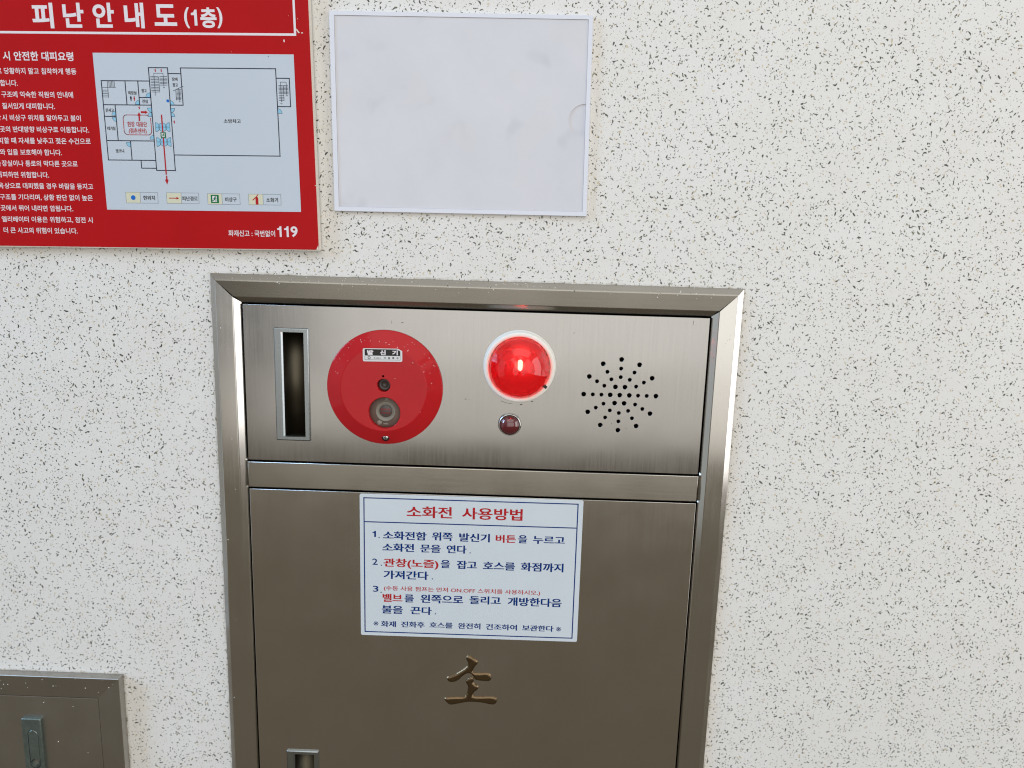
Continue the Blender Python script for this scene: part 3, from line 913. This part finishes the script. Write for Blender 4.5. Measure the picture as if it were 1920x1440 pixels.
# push button behind the window
bx, bz = KX + 1.2, KZ - 31.6
mb = MB()
mb.lathe(bx, bz, [(24, 3.6), (24, 4.2), (13.2, 4.2), (13.0, 5.6), (12.2, 5.8), (11.6, 5.4), (9.0, 4.9), (0, 4.9)], 48)
mb.lathe(bx - 8.5, bz - 15.5, [(3.6, 4.2), (3.4, 5.2), (0, 5.4)], 20)
mb.lathe(bx + 1.0, bz + 16.5, [(3.2, 4.2), (3.0, 5.0), (0, 5.2)], 20)
mb.box(bx - 3.2, bx + 3.6, bz - 17.2, bz - 15.6, 4.2, 5.0)
mb.build('call_button', 'button_plate', call)
mb = MB()
mb.lathe(bx + 0.3, bz + 1.0, [(8.4, 4.8), (8.2, 6.2), (7.6, 6.6), (0, 6.7)], 40)
mb.build('button_core', 'button_core', call)
mb = MB()
write(mb, '강하게', bx - 6.0, bx + 6.0, bz + 3.2, 3.0, 6.9, 0, 0.0)
write(mb, '누르시오', bx - 6.4, bx + 6.8, bz - 1.6, 2.8, 6.9, 0, 0.0)
mb.build('button_lettering', 'ink_red', call)
# phone socket behind the round hole
mb = MB()
mb.lathe(KX + 0.2, KZ + 4.8, [(11, 3.2), (8.4, 3.4), (7.8, 5.6), (4.6, 5.8), (4.4, 2.5), (0, 2.4)], 40)
mb.build('phone_socket', 'button_core', call)
mb = MB()
mb.lathe(KX, KZ + 17.0, [(3, 3.9), (0, 3.9)], 16)
mb.build('pin_hole_shade', 'dark', call)  # black disc put in for the shade inside the small hole
# fixing screw
sx, sz = KX + 1.8, KZ - 66.0
mb = MB()
mb.lathe(sx, sz, [(3.5, 8.3), (3.3, 8.9), (2.5, 9.3), (1.3, 9.5), (0, 9.5)], 28)
mb.mi = 1
mb.lathe(sx, sz, [(4.9, 8.0), (4.8, 8.9), (3.4, 8.85)], 28)
mb.strip(sx - 2.0, sz, sx + 2.0, sz, 0.9, 9.6)
mb.strip(sx, sz - 2.0, sx, sz + 2.0, 0.9, 9.62)
mb.build('screw', ['chrome', 'ink_black'], call)
# name label
lm = aff(-180.0, -139.8, 0.9, 0.6)
def lab_poly(x0, x1, z0, z1, r, ch):
    p = rrect(x0, x1, z0, z1, r, 4)
    p = [q for q in p if not (q[0] > x1 - ch and q[1] > z1 - ch)]
    # put the cut corner in its place (after the lower right arc)
    i = max(k for k, q in enumerate(p) if q[0] > x1 - 1e-6 - r and q[1] < z0 + r + 1e-6)
    return p[:i + 1] + [(x1, z1 - ch * 0.55), (x1 - ch, z1)] + p[i + 1:]
mb = MB()
mb.prism([lm(*q) for q in lab_poly(-25.5, 25.5, -8.5, 8.5, 1.8, 5.5)], 13.02, 13.5)
label = mb.build('name_label', 'label_silver', call)
mb = MB()
mb.poly(lab_poly(-23.0, 23.0, -0.9, 7.5, 0.8, 4.2), 13.58, lm)
mb.strip(-23, -6.3, 22.8, -6.3, 0.35, 13.58, lm)
mb.strip(-22.8, -0.8, -22.8, -6.3, 0.35, 13.58, lm)
mb.strip(22.8, -0.8, 22.8, -6.3, 0.35, 13.58, lm)
mb.lathe(*lm(-17.4, -3.7), [(1.9, 13.58), (1.1, 13.581)], 24)
write(mb, '주식회사', -11.5, -2.4, -4.1, 2.0, 13.58, 0, 0.01, lm)
for s, a0, a1 in (('기', 1.5, 4.5), ('동', 7.0, 10.0), ('특', 12.4, 15.3), ('구', 17.8, 20.8)):
    write(mb, s, a0, a1, -3.8, 2.8, 13.58, 0, 0.03, lm)
mb.build('label_print', 'label_black', call)
mb = MB()
for s, a0, a1 in (('발', -19.9, -11.7), ('신', -3.2, 4.3), ('기', 12.4, 19.8)):
    write(mb, s, a0, a1, 3.2, 6.4, 13.66, 1, 0.045, lm)
mb.build('label_lettering', 'print_white', call)

# lit position lamp -----------------------------------------------------------
LX, LZ = -3.0, -150.6
mb = MB()
mb.lathe(LX, LZ, [(47.4, 0.9), (47.2, 2.2), (46.2, 2.8), (46.0, 12.4), (45.6, 13.8), (44.6, 14.8), (43.6, 15.1), (41.4, 15.1), (40.4, 14.6), (39.8, 13.4), (39.6, 6.0)], 96)
lamp = mb.build('position_lamp', 'lamp_white', cab)
mb = MB()
NS = 20
mb.lathe(LX, LZ, [(39.3, 8.0), (39.0, 17.0), (37.0, 21.5), (29.0, 30.6), (28.6, 30.2), (28.1, 31.4), (19.2, 37.0), (18.9, 36.6), (18.4, 37.4), (8.3, 40.4), (0, 41.0)], NS, smooth=False, a0=math.radians(4))
mb.build('lamp_lens', 'lens', lamp)
mb = MB()
mb.lathe(LX, LZ, [(39.0, 5.2), (30.0, 3.0), (12.0, 1.6), (0, 1.4)], 48)
mb.build('lamp_reflector', 'reflector', lamp)
mb = MB()
bl = 7.0
prev = None
for i in range(13):
    t_ = -1.0 + 2.0 * i / 12
    rr_ = 2.9 * math.sqrt(max(0.0, 1 - abs(t_) ** 4))
    ring_ = [mb.v(LX + 0.8 + max(rr_, 0.05) * math.cos(a_ * math.pi / 6), LZ + 5.0 + bl * t_, 25.0 + max(rr_, 0.05) * math.sin(a_ * math.pi / 6)) for a_ in range(12)]
    if prev:
        for a_ in range(12):
            mb.face([prev[a_], ring_[a_], ring_[(a_ + 1) % 12], prev[(a_ + 1) % 12]], True)
    prev = ring_
mb.build('lamp_bulb', 'filament', lamp)
mb = MB()
na = math.radians(-35)
nx_, nz_ = LX + 41.6 * math.cos(na), LZ + 41.6 * math.sin(na)
nm = aff(nx_, nz_, -35, -35)
mb.prism([nm(*q) for q in ((-2.6, -2.0), (2.2, -2.0), (2.2, 2.0), (-2.6, 2.0))], 12.0, 15.3)
mb.build('dark_notch', 'label_black', lamp)  # black block marking the dark notch in the ring
pl = bpy.data.lights.new('lamp_glow', 'POINT')
pl.energy = 0.006
pl.color = (1.0, 0.62, 0.40)
pl.shadow_soft_size = 0.006
po = bpy.data.objects.new('lamp_glow', pl)
COL.objects.link(po)
po.location = P(LX, LZ + 4, 18)

# unlit pilot lamp -------------------------------------------------------------
QX, QZ = -13.7, -228.6
mb = MB()
mb.lathe(QX, QZ, [(15.6, 0.9), (15.4, 2.0), (14.9, 3.6), (14.5, 5.6), (13.9, 6.3), (13.2, 6.2), (12.9, 4.0)], 48)
pil = mb.build('pilot_lamp', 'chrome', cab)
mb = MB()
mb.lathe(QX, QZ, [(13.5, 5.6), (13.4, 7.0), (12.9, 7.4), (12.6, 6.6)], 48)
mb.build('gasket', 'label_black', pil)
mb = MB()
mb.lathe(QX, QZ, [(12.8, 5.6)] + [(12.7 * math.cos(t_), 6.8 + 8.5 * math.sin(t_)) for t_ in [i * math.pi / 20 for i in range(10)]] + [(0, 15.3)], 48)
mb.build('pilot_lens', 'pilot', pil)

# ================================================================== INSTRUCTION SIGN on the door
ins = thing('instruction_sign', 'white sign with red heading and blue border stuck to the steel door', 'sign', -62.4, -434.5, 1.4)
im = aff(-62.4, -434.5, 0.2, 0.06)
mb = MB()
mb.prism([im(*q) for q in rrect(-151.2, 151.2, -103.3, 103.3, 2.2, 4)], 1.45, 3.2, c=0.35)
mb.build('sign_plate', 'plate_white', ins)
mb = MB()
for q in ((-145.3, 98.2, 144.0, 98.2), (144.0, 98.2, 144.0, -97.7), (144.0, -97.7, -145.3, -97.7), (-145.3, -97.7, -145.3, 98.2), (-145.3, 64.2, 144.0, 64.2)):
    mb.strip(*q, 1.5, 3.27 + 0.004 * len(mb.bm.faces), im)
mb.build('border', 'ink_blue', ins)
line_of = {}
for it in INS:
    key = (it[6], 'heading' if it[4] > 14 else round((it[3] - (0.0 if it[0] != '.' else -4.3)) / 8.7))
    line_of.setdefault(key, []).append(it)
for (ck, kk), items in line_of.items():
    mb = MB()
    for s, a0, a1, bb, hh, own, _c in items:
        wt = 0.0 if own and s == '※' else (0.014 if hh > 8 else 0.006)
        dx = 0.0 if own else (0.55 if hh > 14 else (0.62 if hh > 9 else (0.40 if hh > 8 else 0.16)))
        write(mb, s, a0, a1 - dx, bb, hh, 3.27, own, wt, im)
        if dx:       # heavy strokes
            write(mb, s, a0 + dx, a1, bb, hh, 3.275, own, wt, im)
    mb.build('heading_text' if kk == 'heading' else 'text_line', 'ink_blue' if ck == 'B' else 'ink_red', ins)

# ================================================================== EVACUATION SIGN
ev = thing('evacuation_sign', 'red evacuation guide board with white floor plan and white Korean lettering', 'sign', -407.1, 128.0, 0)
em = aff(-407.1, 128.0, 0.92, 1.45)
mb = MB()
EH = 10.0
mb.mi = 1
mb.prism([em(*q) for q in rrect(-301.0, 143.8, -140.0, 173.0, 1.5, 3)], 1.5, EH - 0.6)
mb.mi = 0
mb.prism([em(*q) for q in rrect(-300.0, 142.6, -138.9, 172.0, 1.2, 3)], EH - 0.6, EH)
board = mb.build('board', ['red_board', 'board_edge'], ev)
# white scuffs where the print has chipped
for pts in (((126.6, 120.5), (127.4, 121.8), (131.0, 117.2), (129.6, 116.6)), ((132.6, 117.4), (134.6, 117.8), (135.0, 116.6), (133.0, 116.3)), ((111.2, 109.6), (112.2, 109.4), (112.4, 106.6), (111.2, 106.4), (110.6, 108.0)), ((140.8, -60.5), (142.5, -59.9), (142.5, -61.0)), ((139.6, -138.7), (142.3, -133.2), (142.5, -138.8)), ((128.6, 133.2), (129.6, 133.2), (129.4, 132.0)), ((118.0, 136.4), (118.8, 136.2), (118.6, 135.6)), ((46.5, 95.2), (47.4, 95.2), (47.0, 94.6))):
    mb = MB()
    mb.poly(list(pts), EH + 0.06, em)
    mb.build('scuff_mark', 'board_edge', ev)
mb = MB()
mb.strip(-285, 115.0, 125.3, 115.0, 2.7, EH + 0.10, em)
mb.strip(125.3, 115.0, 125.3, 158.0, 2.7, EH + 0.104, em)
mb.strip(125.3, 158.0, -285, 158.0, 2.7, EH + 0.108, em)
mb.strip(-285, 158.0, -285, 115.0, 2.7, EH + 0.112, em)
mb.build('heading_border', 'print_white', ev)
mb = MB()
for s, a0, a1, bb, hh, own in TITLE:
    write(mb, s, a0, a1, bb, hh, EH + 0.1, own, 0.030, em)
mb.build('heading_lettering', 'print_white', ev)
rows = {}
for it in BODY:
    rows.setdefault('foot' if it[0].startswith('화재신고') else round((it[3] - 88.2) / -13.6), []).append(it)
for kk, items in rows.items():
    mb = MB()
    for s, a0, a1, bb, hh, own in items:
        first = s.startswith('시 안')
        foot = kk == 'foot'
        write(mb, s, a0, a1, bb, 10.2 if first else (7.6 if foot else 7.1), EH + 0.1, 0, 0.022 if first else 0.014, em)
    if kk == 'foot':
        for s, a0, a1 in (('1', 91.2, 96.6), ('1', 100.0, 105.6), ('9', 108.0, 116.9)):
            write(mb, s, a0, a1, -116.97, 13.2, EH + 0.1, 1, 0.024, em)
    mb.build('text_line', 'print_white', ev)
# floor plan
mb = MB()
mb.poly([(-122.4, -92.6), (122.4, -92.6), (122.4, 92.6), (-122.4, 92.6)], EH + 0.08, em)
plan = mb.build('plan_panel', 'paper', ev)
PH = EH + 0.16
mb = MB()
k = 0
for q in WALLS:
    mb.strip(*q, 1.05, PH + 0.03 + 0.0006 * k, em)
    k += 1
mb.build('plan_walls', 'ink_navy', plan)
for xa, xb in ((-200, -97), (-97, -31), (-31, 50), (50, 200)):
    mb = MB()
    for q in STAIRS:
        if xa < (q[0] + q[2]) / 2 <= xb:
            mb.strip(*q, 0.50, PH + 0.025 + 0.0003 * k, em, ext=False)
            k += 1
    mb.build('stair_symbol', 'ink_navy', plan)
for i, (cx_, cz_, r, a0, a1) in enumerate(DOORS):
    mb = MB()
    n = max(8, (a1 - a0) // 10)
    arc = [(cx_ + r * math.cos(math.radians(a0 + (a1 - a0) * j / n)), cz_ + r * math.sin(math.radians(a0 + (a1 - a0) * j / n))) for j in range(n + 1)]
    full = a1 - a0 == 360
    mb.poly(arc[:-1] if full else ([(cx_, cz_)] + arc if a1 - a0 < 180 else arc), PH + 0.002 * (i % 3), em)
    mb.mi = 1
    for j in range(n):
        mb.strip(*arc[j], *arc[j + 1], 0.38, PH + 0.018 + 0.0001 * j, em)
    if full:
        mb.strip(cx_ - r, cz_, cx_ + r, cz_, 0.38, PH + 0.0205, em)
    elif a1 - a0 == 180:
        mb.strip(*arc[0], *arc[-1], 0.38, PH + 0.019, em)
        mb.strip(cx_, cz_, *arc[len(arc) // 2], 0.38, PH + 0.0205, em)
    else:
        mb.strip(cx_, cz_, *arc[0], 0.38, PH + 0.019, em)
        mb.strip(cx_, cz_, *arc[-1], 0.38, PH + 0.0195, em)
    mb.build('door_symbol', ['ink_door', 'ink_navy'], plan)
mb = MB()
R0 = PH + 0.05
mb.strip(-44.1, 21.8, -44.0, -49.3, 1.6, R0, em, ext=False)
mb.strip(-43.7, -50.6, -43.75, -56.5, 1.6, R0, em, ext=False)
mb.poly([(-46.0, -55.8), (-43.8, -61.4), (-41.6, -55.8), (-43.0, -54.6), (-44.6, -54.6)], R0 + 0.005, em)
mb.build('route_arrow', 'ink_red', plan)
mb = MB()
rr = rrect(-92.0, -57.9, -2.2, 21.1, 4.6, 6)
for i in range(len(rr)):
    p, q = rr[i], rr[(i + 1) % len(rr)]
    if p[0] > -60 and p[1] > 17 and q[1] > 17:
        continue
    mb.strip(*p, *q, 0.75, R0 + 0.006, em)
mb.build('room_outline', 'ink_red', plan)
mb = MB()
mb.strip(-72.0, 14.1, -71.8, 21.0, 1.8, R0 + 0.01, em, ext=False)
mb.poly([(-74.2, 20.4), (-69.6, 20.4), (-71.7, 24.5)], R0 + 0.012, em)
mb.build('exit_arrow', 'ink_red', plan)
mb = MB()
mb.strip(-69.4, 24.5, -63.8, 24.5, 2.2, R0 + 0.01, em, ext=False)
mb.poly([(-64.2, 26.6), (-64.2, 22.4), (-60.6, 24.5)], R0 + 0.012, em)
mb.build('exit_arrow', 'ink_red', plan)
def bottle(mb, x, z, s, h):
    mb.poly([(x - 0.1 * s, z - 1.8 * s), (x + 1.0 * s, z - 1.8 * s), (x + 1.0 * s, z + 0.7 * s), (x + 0.5 * s, z + 1.3 * s), (x - 0.1 * s, z + 0.7 * s)], h, em)
    mb.strip(x + 0.4 * s, z + 1.2 * s, x - 1.1 * s, z - 0.1 * s, 0.35 * s, h + 0.004, em)
    mb.strip(x + 0.4 * s, z + 1.2 * s, x + 0.9 * s, z + 1.9 * s, 0.3 * s, h + 0.005, em)
for x, z in ((-47.8, 73.1), (-40.5, 73.1), (-71.2, 29.7), (-29.3, 13.5)):
    mb = MB()
    bottle(mb, x, z, 1.0, R0)
    mb.build('extinguisher_symbol', 'ink_red', plan)
mb = MB()
# woman pictogram
mb.lathe(*em(-76.1, 42.9), [(0.55, R0), (0, R0)], 12)
mb.poly([(-77.2, 39.4), (-75.0, 39.4), (-75.7, 42.2), (-76.5, 42.2)], R0 + 0.003, em)
mb.strip(-76.1, 39.6, -76.1, 37.4, 0.8, R0 + 0.002, em, ext=False)
mb.build('woman_symbol', 'ink_red', plan)
mb = MB()
bottle(mb, 66.3, -78.4, 3.2, PH + 0.06)
mb.build('extinguisher_symbol', 'ink_red', plan)
mb = MB()
mb.strip(-42.8, -77.7, -33.0, -77.7, 1.1, PH + 0.06, em, ext=False)
mb.poly([(-33.4, -76.0), (-33.4, -79.4), (-30.1, -77.7)], PH + 0.062, em)
mb.build('legend_arrow', 'ink_red', plan)
mb = MB()
for s, a0, a1, bb, hh, own in ROOMR:
    write(mb, s, a0, a1, bb, 6.0, R0, 0, 0.018, em)
mb.build('room_name', 'ink_red', plan)
mb = MB()
mb.lathe(*em(-34.9, 38.0), [(1.75, PH + 0.05), (0, PH + 0.05)], 24)
mb.build('location_dot', 'ink_dot', plan)
mb = MB()
mb.lathe(*em(-87.9, -77.6), [(2.9, PH + 0.06), (0, PH + 0.06)], 28)
mb.build('location_dot', 'ink_dot', plan)
mb = MB()
mb.lathe(*em(-80.2, 42.9), [(0.55, R0), (0, R0)], 12)
mb.poly([(-81.1, 39.2), (-79.3, 39.2), (-79.2, 42.2), (-81.2, 42.2)], R0 + 0.003, em)
mb.strip(-80.2, 39.4, -80.2, 37.4, 1.0, R0 + 0.002, em, ext=False)
mb.build('man_symbol', 'ink_navy', plan)
for s, a0, a1, bb, hh, own in ROOMS:
    mb = MB()
    write(mb, s, a0, a1 - 0.22, bb, 4.6 if s == '소방차고' else 4.2, R0, 0, 0.006, em)
    write(mb, s, a0 + 0.22, a1, bb, 4.6 if s == '소방차고' else 4.2, R0 + 0.004, 0, 0.006, em)
    mb.build('room_name', 'ink_black', plan)
mb = MB()
mb.poly([(90.8, 89.4), (91.9, 90.9), (92.3, 90.8), (91.5, 89.3)], R0, em)
mb.build('ink_fleck', 'ink_black', plan)
for s, a0, a1, bb in (('현위치', -75.46, -60.57, -77.6), ('피난경로', -26.37, -6.6, -77.8), ('비상구', 27.74, 42.28, -78.3), ('소화기', 79.36, 94.21, -78.5)):
    mb = MB()
    write(mb, s, a0, a1 - 0.2, bb, 5.4, PH + 0.06, 0, 0.006, em)
    write(mb, s, a0 + 0.2, a1, bb, 5.4, PH + 0.064, 0, 0.006, em)
    mb.build('legend_text', 'ink_black', plan)
for i, (x0, x1, xd, fillm) in enumerate(((-97.1, -56.9, -79.0, 'cream_print'), (-45.7, -5.3, -27.3, 'cream_print'), (5.9, 46.4, 23.9, 'cream_print'), (57.5, 97.9, 75.5, 'cream_print'))):
    zt, zb_ = (-71.1, -84.1) if i < 2 else (-71.6, -84.5)
    mb = MB()
    mb.poly([(x0, zb_), (xd, zb_), (xd, zt), (x0, zt)], PH + 0.01, em)
    mb.mi = 1
    for j, q in enumerate(((x0, zt, x1, zt), (x1, zt, x1, zb_), (x1, zb_, x0, zb_), (x0, zb_, x0, zt), (xd, zt, xd, zb_))):
        mb.strip(*q, 0.4, PH + 0.02 + 0.001 * j, em)
    mb.build('legend_box', [fillm, 'ink_grey'], plan)
# exit pictograms
for cx_, cz_, s in ((-43.8, -2.1, 3.3), (14.9, -78.0, 5.0)):
    mb = MB()
    mb.poly([(cx_ - s, cz_ - s), (cx_ + s, cz_ - s), (cx_ + s, cz_ + s), (cx_ - s, cz_ + s)], PH + 0.075, em)
    mb.mi = 1
    mb.poly([(cx_ - .62 * s, cz_ + .72 * s), (cx_ + .5 * s, cz_ + .72 * s), (cx_ + .5 * s, cz_ - .72 * s), (cx_ - .62 * s, cz_ - .72 * s)], PH + 0.09, em)
    mb.mi = 0
    g = PH + 0.105
    for q, w in (((0.05, .30, -.12, -.12), .34), ((-.12, -.12, .28, -.30), .17), ((.28, -.30, .22, -.60), .15), ((-.12, -.12, -.34, -.42), .17), ((-.34, -.42, -.60, -.42), .15), ((.02, .22, .38, .02), .13), ((0.0, .24, -.38, .02), .13)):
        mb.strip(cx_ + q[0] * s, cz_ + q[1] * s, cx_ + q[2] * s, cz_ + q[3] * s, w * s, g, em)
        g += 0.001
    mb.lathe(*em(cx_ + .14 * s, cz_ + .52 * s), [(.16 * s, g), (0, g)], 12)
    mb.build('exit_symbol', ['ink_green', 'print_white'], plan)

# ================================================================== EMPTY DOCUMENT POCKET
hp = thing('document_pocket', 'empty milky acrylic document pocket on the wall beside the red board', 'document pocket', -85.0, 158.5, 0)
hm = aff(-85.0, 158.4, 0.4, 0.75)
mb = MB()
mb.prism([hm(*q) for q in rrect(-158.6, 158.6, -117.4, 117.4, 1.0, 3)], 0.3, 2.4, c=0.3)
mb.build('back_plate', 'acryl_rim', hp)
mb = MB()
inn = rrect(-152.6, 153.2, -111.8, 112.4, 0.8, 3)
mb.prism([hm(*q) for q in rrect(-158.4, 158.4, -117.2, 117.2, 1.0, 3)], 2.42, 4.6, holes=[[hm(*q) for q in inn[::-1]][::-1]], c=0.35)
mb.build('rim', 'acryl_rim', hp)
# front sheet with a thumb notch at the right
nt_r = 19.5
n0 = 153.0
arc = [(n0 - nt_r * math.sin(math.pi * i / 20) * 1.05, -3.0 - nt_r * math.cos(math.pi * i / 20)) for i in range(21)]
sheet = [(-152.4, -111.6), (n0, -111.6)] + arc + [(n0, 112.2), (-152.4, 112.2)]
mb = MB()
mb.prism([hm(*q) for q in sheet], 2.45, 3.7)
mb.build('front_sheet', 'pocket', hp)
mb = MB()
mb.poly([(n0 - nt_r * math.sin(math.pi * i / 20) * 1.05 + .02, -3.0 - nt_r * math.cos(math.pi * i / 20)) for i in range(21)], 2.6, hm)
mb.build('notch_backing', 'pocket', hp)

# ================================================================== LOWER LEFT BOX
bx = thing('recessed_box', 'dull grey steel box with a green latch, lower left beside the hydrant cabinet', 'cabinet', -700, -900, 0)
BX0, BX1, BT, BB = -1120.0, -555.6, -614.2, -1150.0
def ring(mb, din, h0, dout, h1, sm=False):
    a = [(BX0 + din, BB + din), (BX1 - din, BB + din), (BX1 - din, BT - din), (BX0 + din, BT - din)]
    c = [(BX0 + dout, BB + dout), (BX1 - dout, BB + dout), (BX1 - dout, BT - dout), (BX0 + dout, BT - dout)]
    mb.wall(a, h0, c, h1, smooth=sm)
mb = MB()
ring(mb, 0, 0.1, 0, 12.6)
ring(mb, 0, 12.6, 0.7, 13.2)
ring(mb, 0.7, 13.2, 33.0, 9.6)
ring(mb, 33.0, 9.6, 33.0, 5.0)
mb.mi = 1
for i in range(26):
    x = rnd.uniform(-740, BX1 - 4)
    if rnd.random() < 0.55:
        z, h = BT - rnd.uniform(1.5, 30), 13.0
        h = 13.2 - (BT - z - 0.7) / 32.3 * 3.6
        q = rnd.choice((0.5, 0.7, 0.9))
        mb.lathe(x, z, [(q, h - 0.3), (q * .7, h + q * .3), (0, h + q * .4)], 6)
mb.build('box_frame', ['steel_old', 'drip'], bx)
mb = MB()
mb.box(BX0 + 33.5, BX1 - 33.5, BB + 33.5, BT - 33.5, 2.0, 9.5)
mb.face([mb.v(BX0 + 34, BT - 34.6, 9.56), mb.v(BX1 - 34, BT - 34.6, 9.56), mb.v(BX1 - 34, BT - 33.6, 9.0), mb.v(BX0 + 34, BT - 33.6, 9.0)])
mb.mi = 1
for x, z, q in ((-668, -657, .7), (-652, -719, .8), (-626, -662, .5), (-610, -735, .4)):
    mb.lathe(x, z, [(q, 9.7), (q * .7, 9.9 + q * .3), (0, 9.9 + q * .4)], 6)
mb.build('box_door', ['steel_old', 'drip'], bx)
# flush latch
mb = MB()
hx0, hx1, hz1, hz0 = -700.6, -672.6, -681.2, -795.0
mb.prism(rrect(hx0, hx1, hz0, hz1, 2.2, 4), 9.4, 14.2, holes=[rrect(hx0 + 8.0, hx1 - 5.0, -760.0, -698.4, 7.4, 8)], c=1.3, hole_h0=9.0)
mb.build('latch_body', 'latch', bx)
mb = MB()
pit = circ((hx0 + hx1) / 2 + 1.5, -751.5, 6.6, 28)
mb.prism(rrect(hx0 + 8.5, hx1 - 5.5, -759.6, -699.0, 7.1, 8), 9.0, 14.6, holes=[pit], c=1.1, hole_h0=8.0)
mb.fill(circ((hx0 + hx1) / 2 + 1.5, -751.5, 6.8, 28), [], 9.2)
mb.build('latch_lever', 'latch', bx)
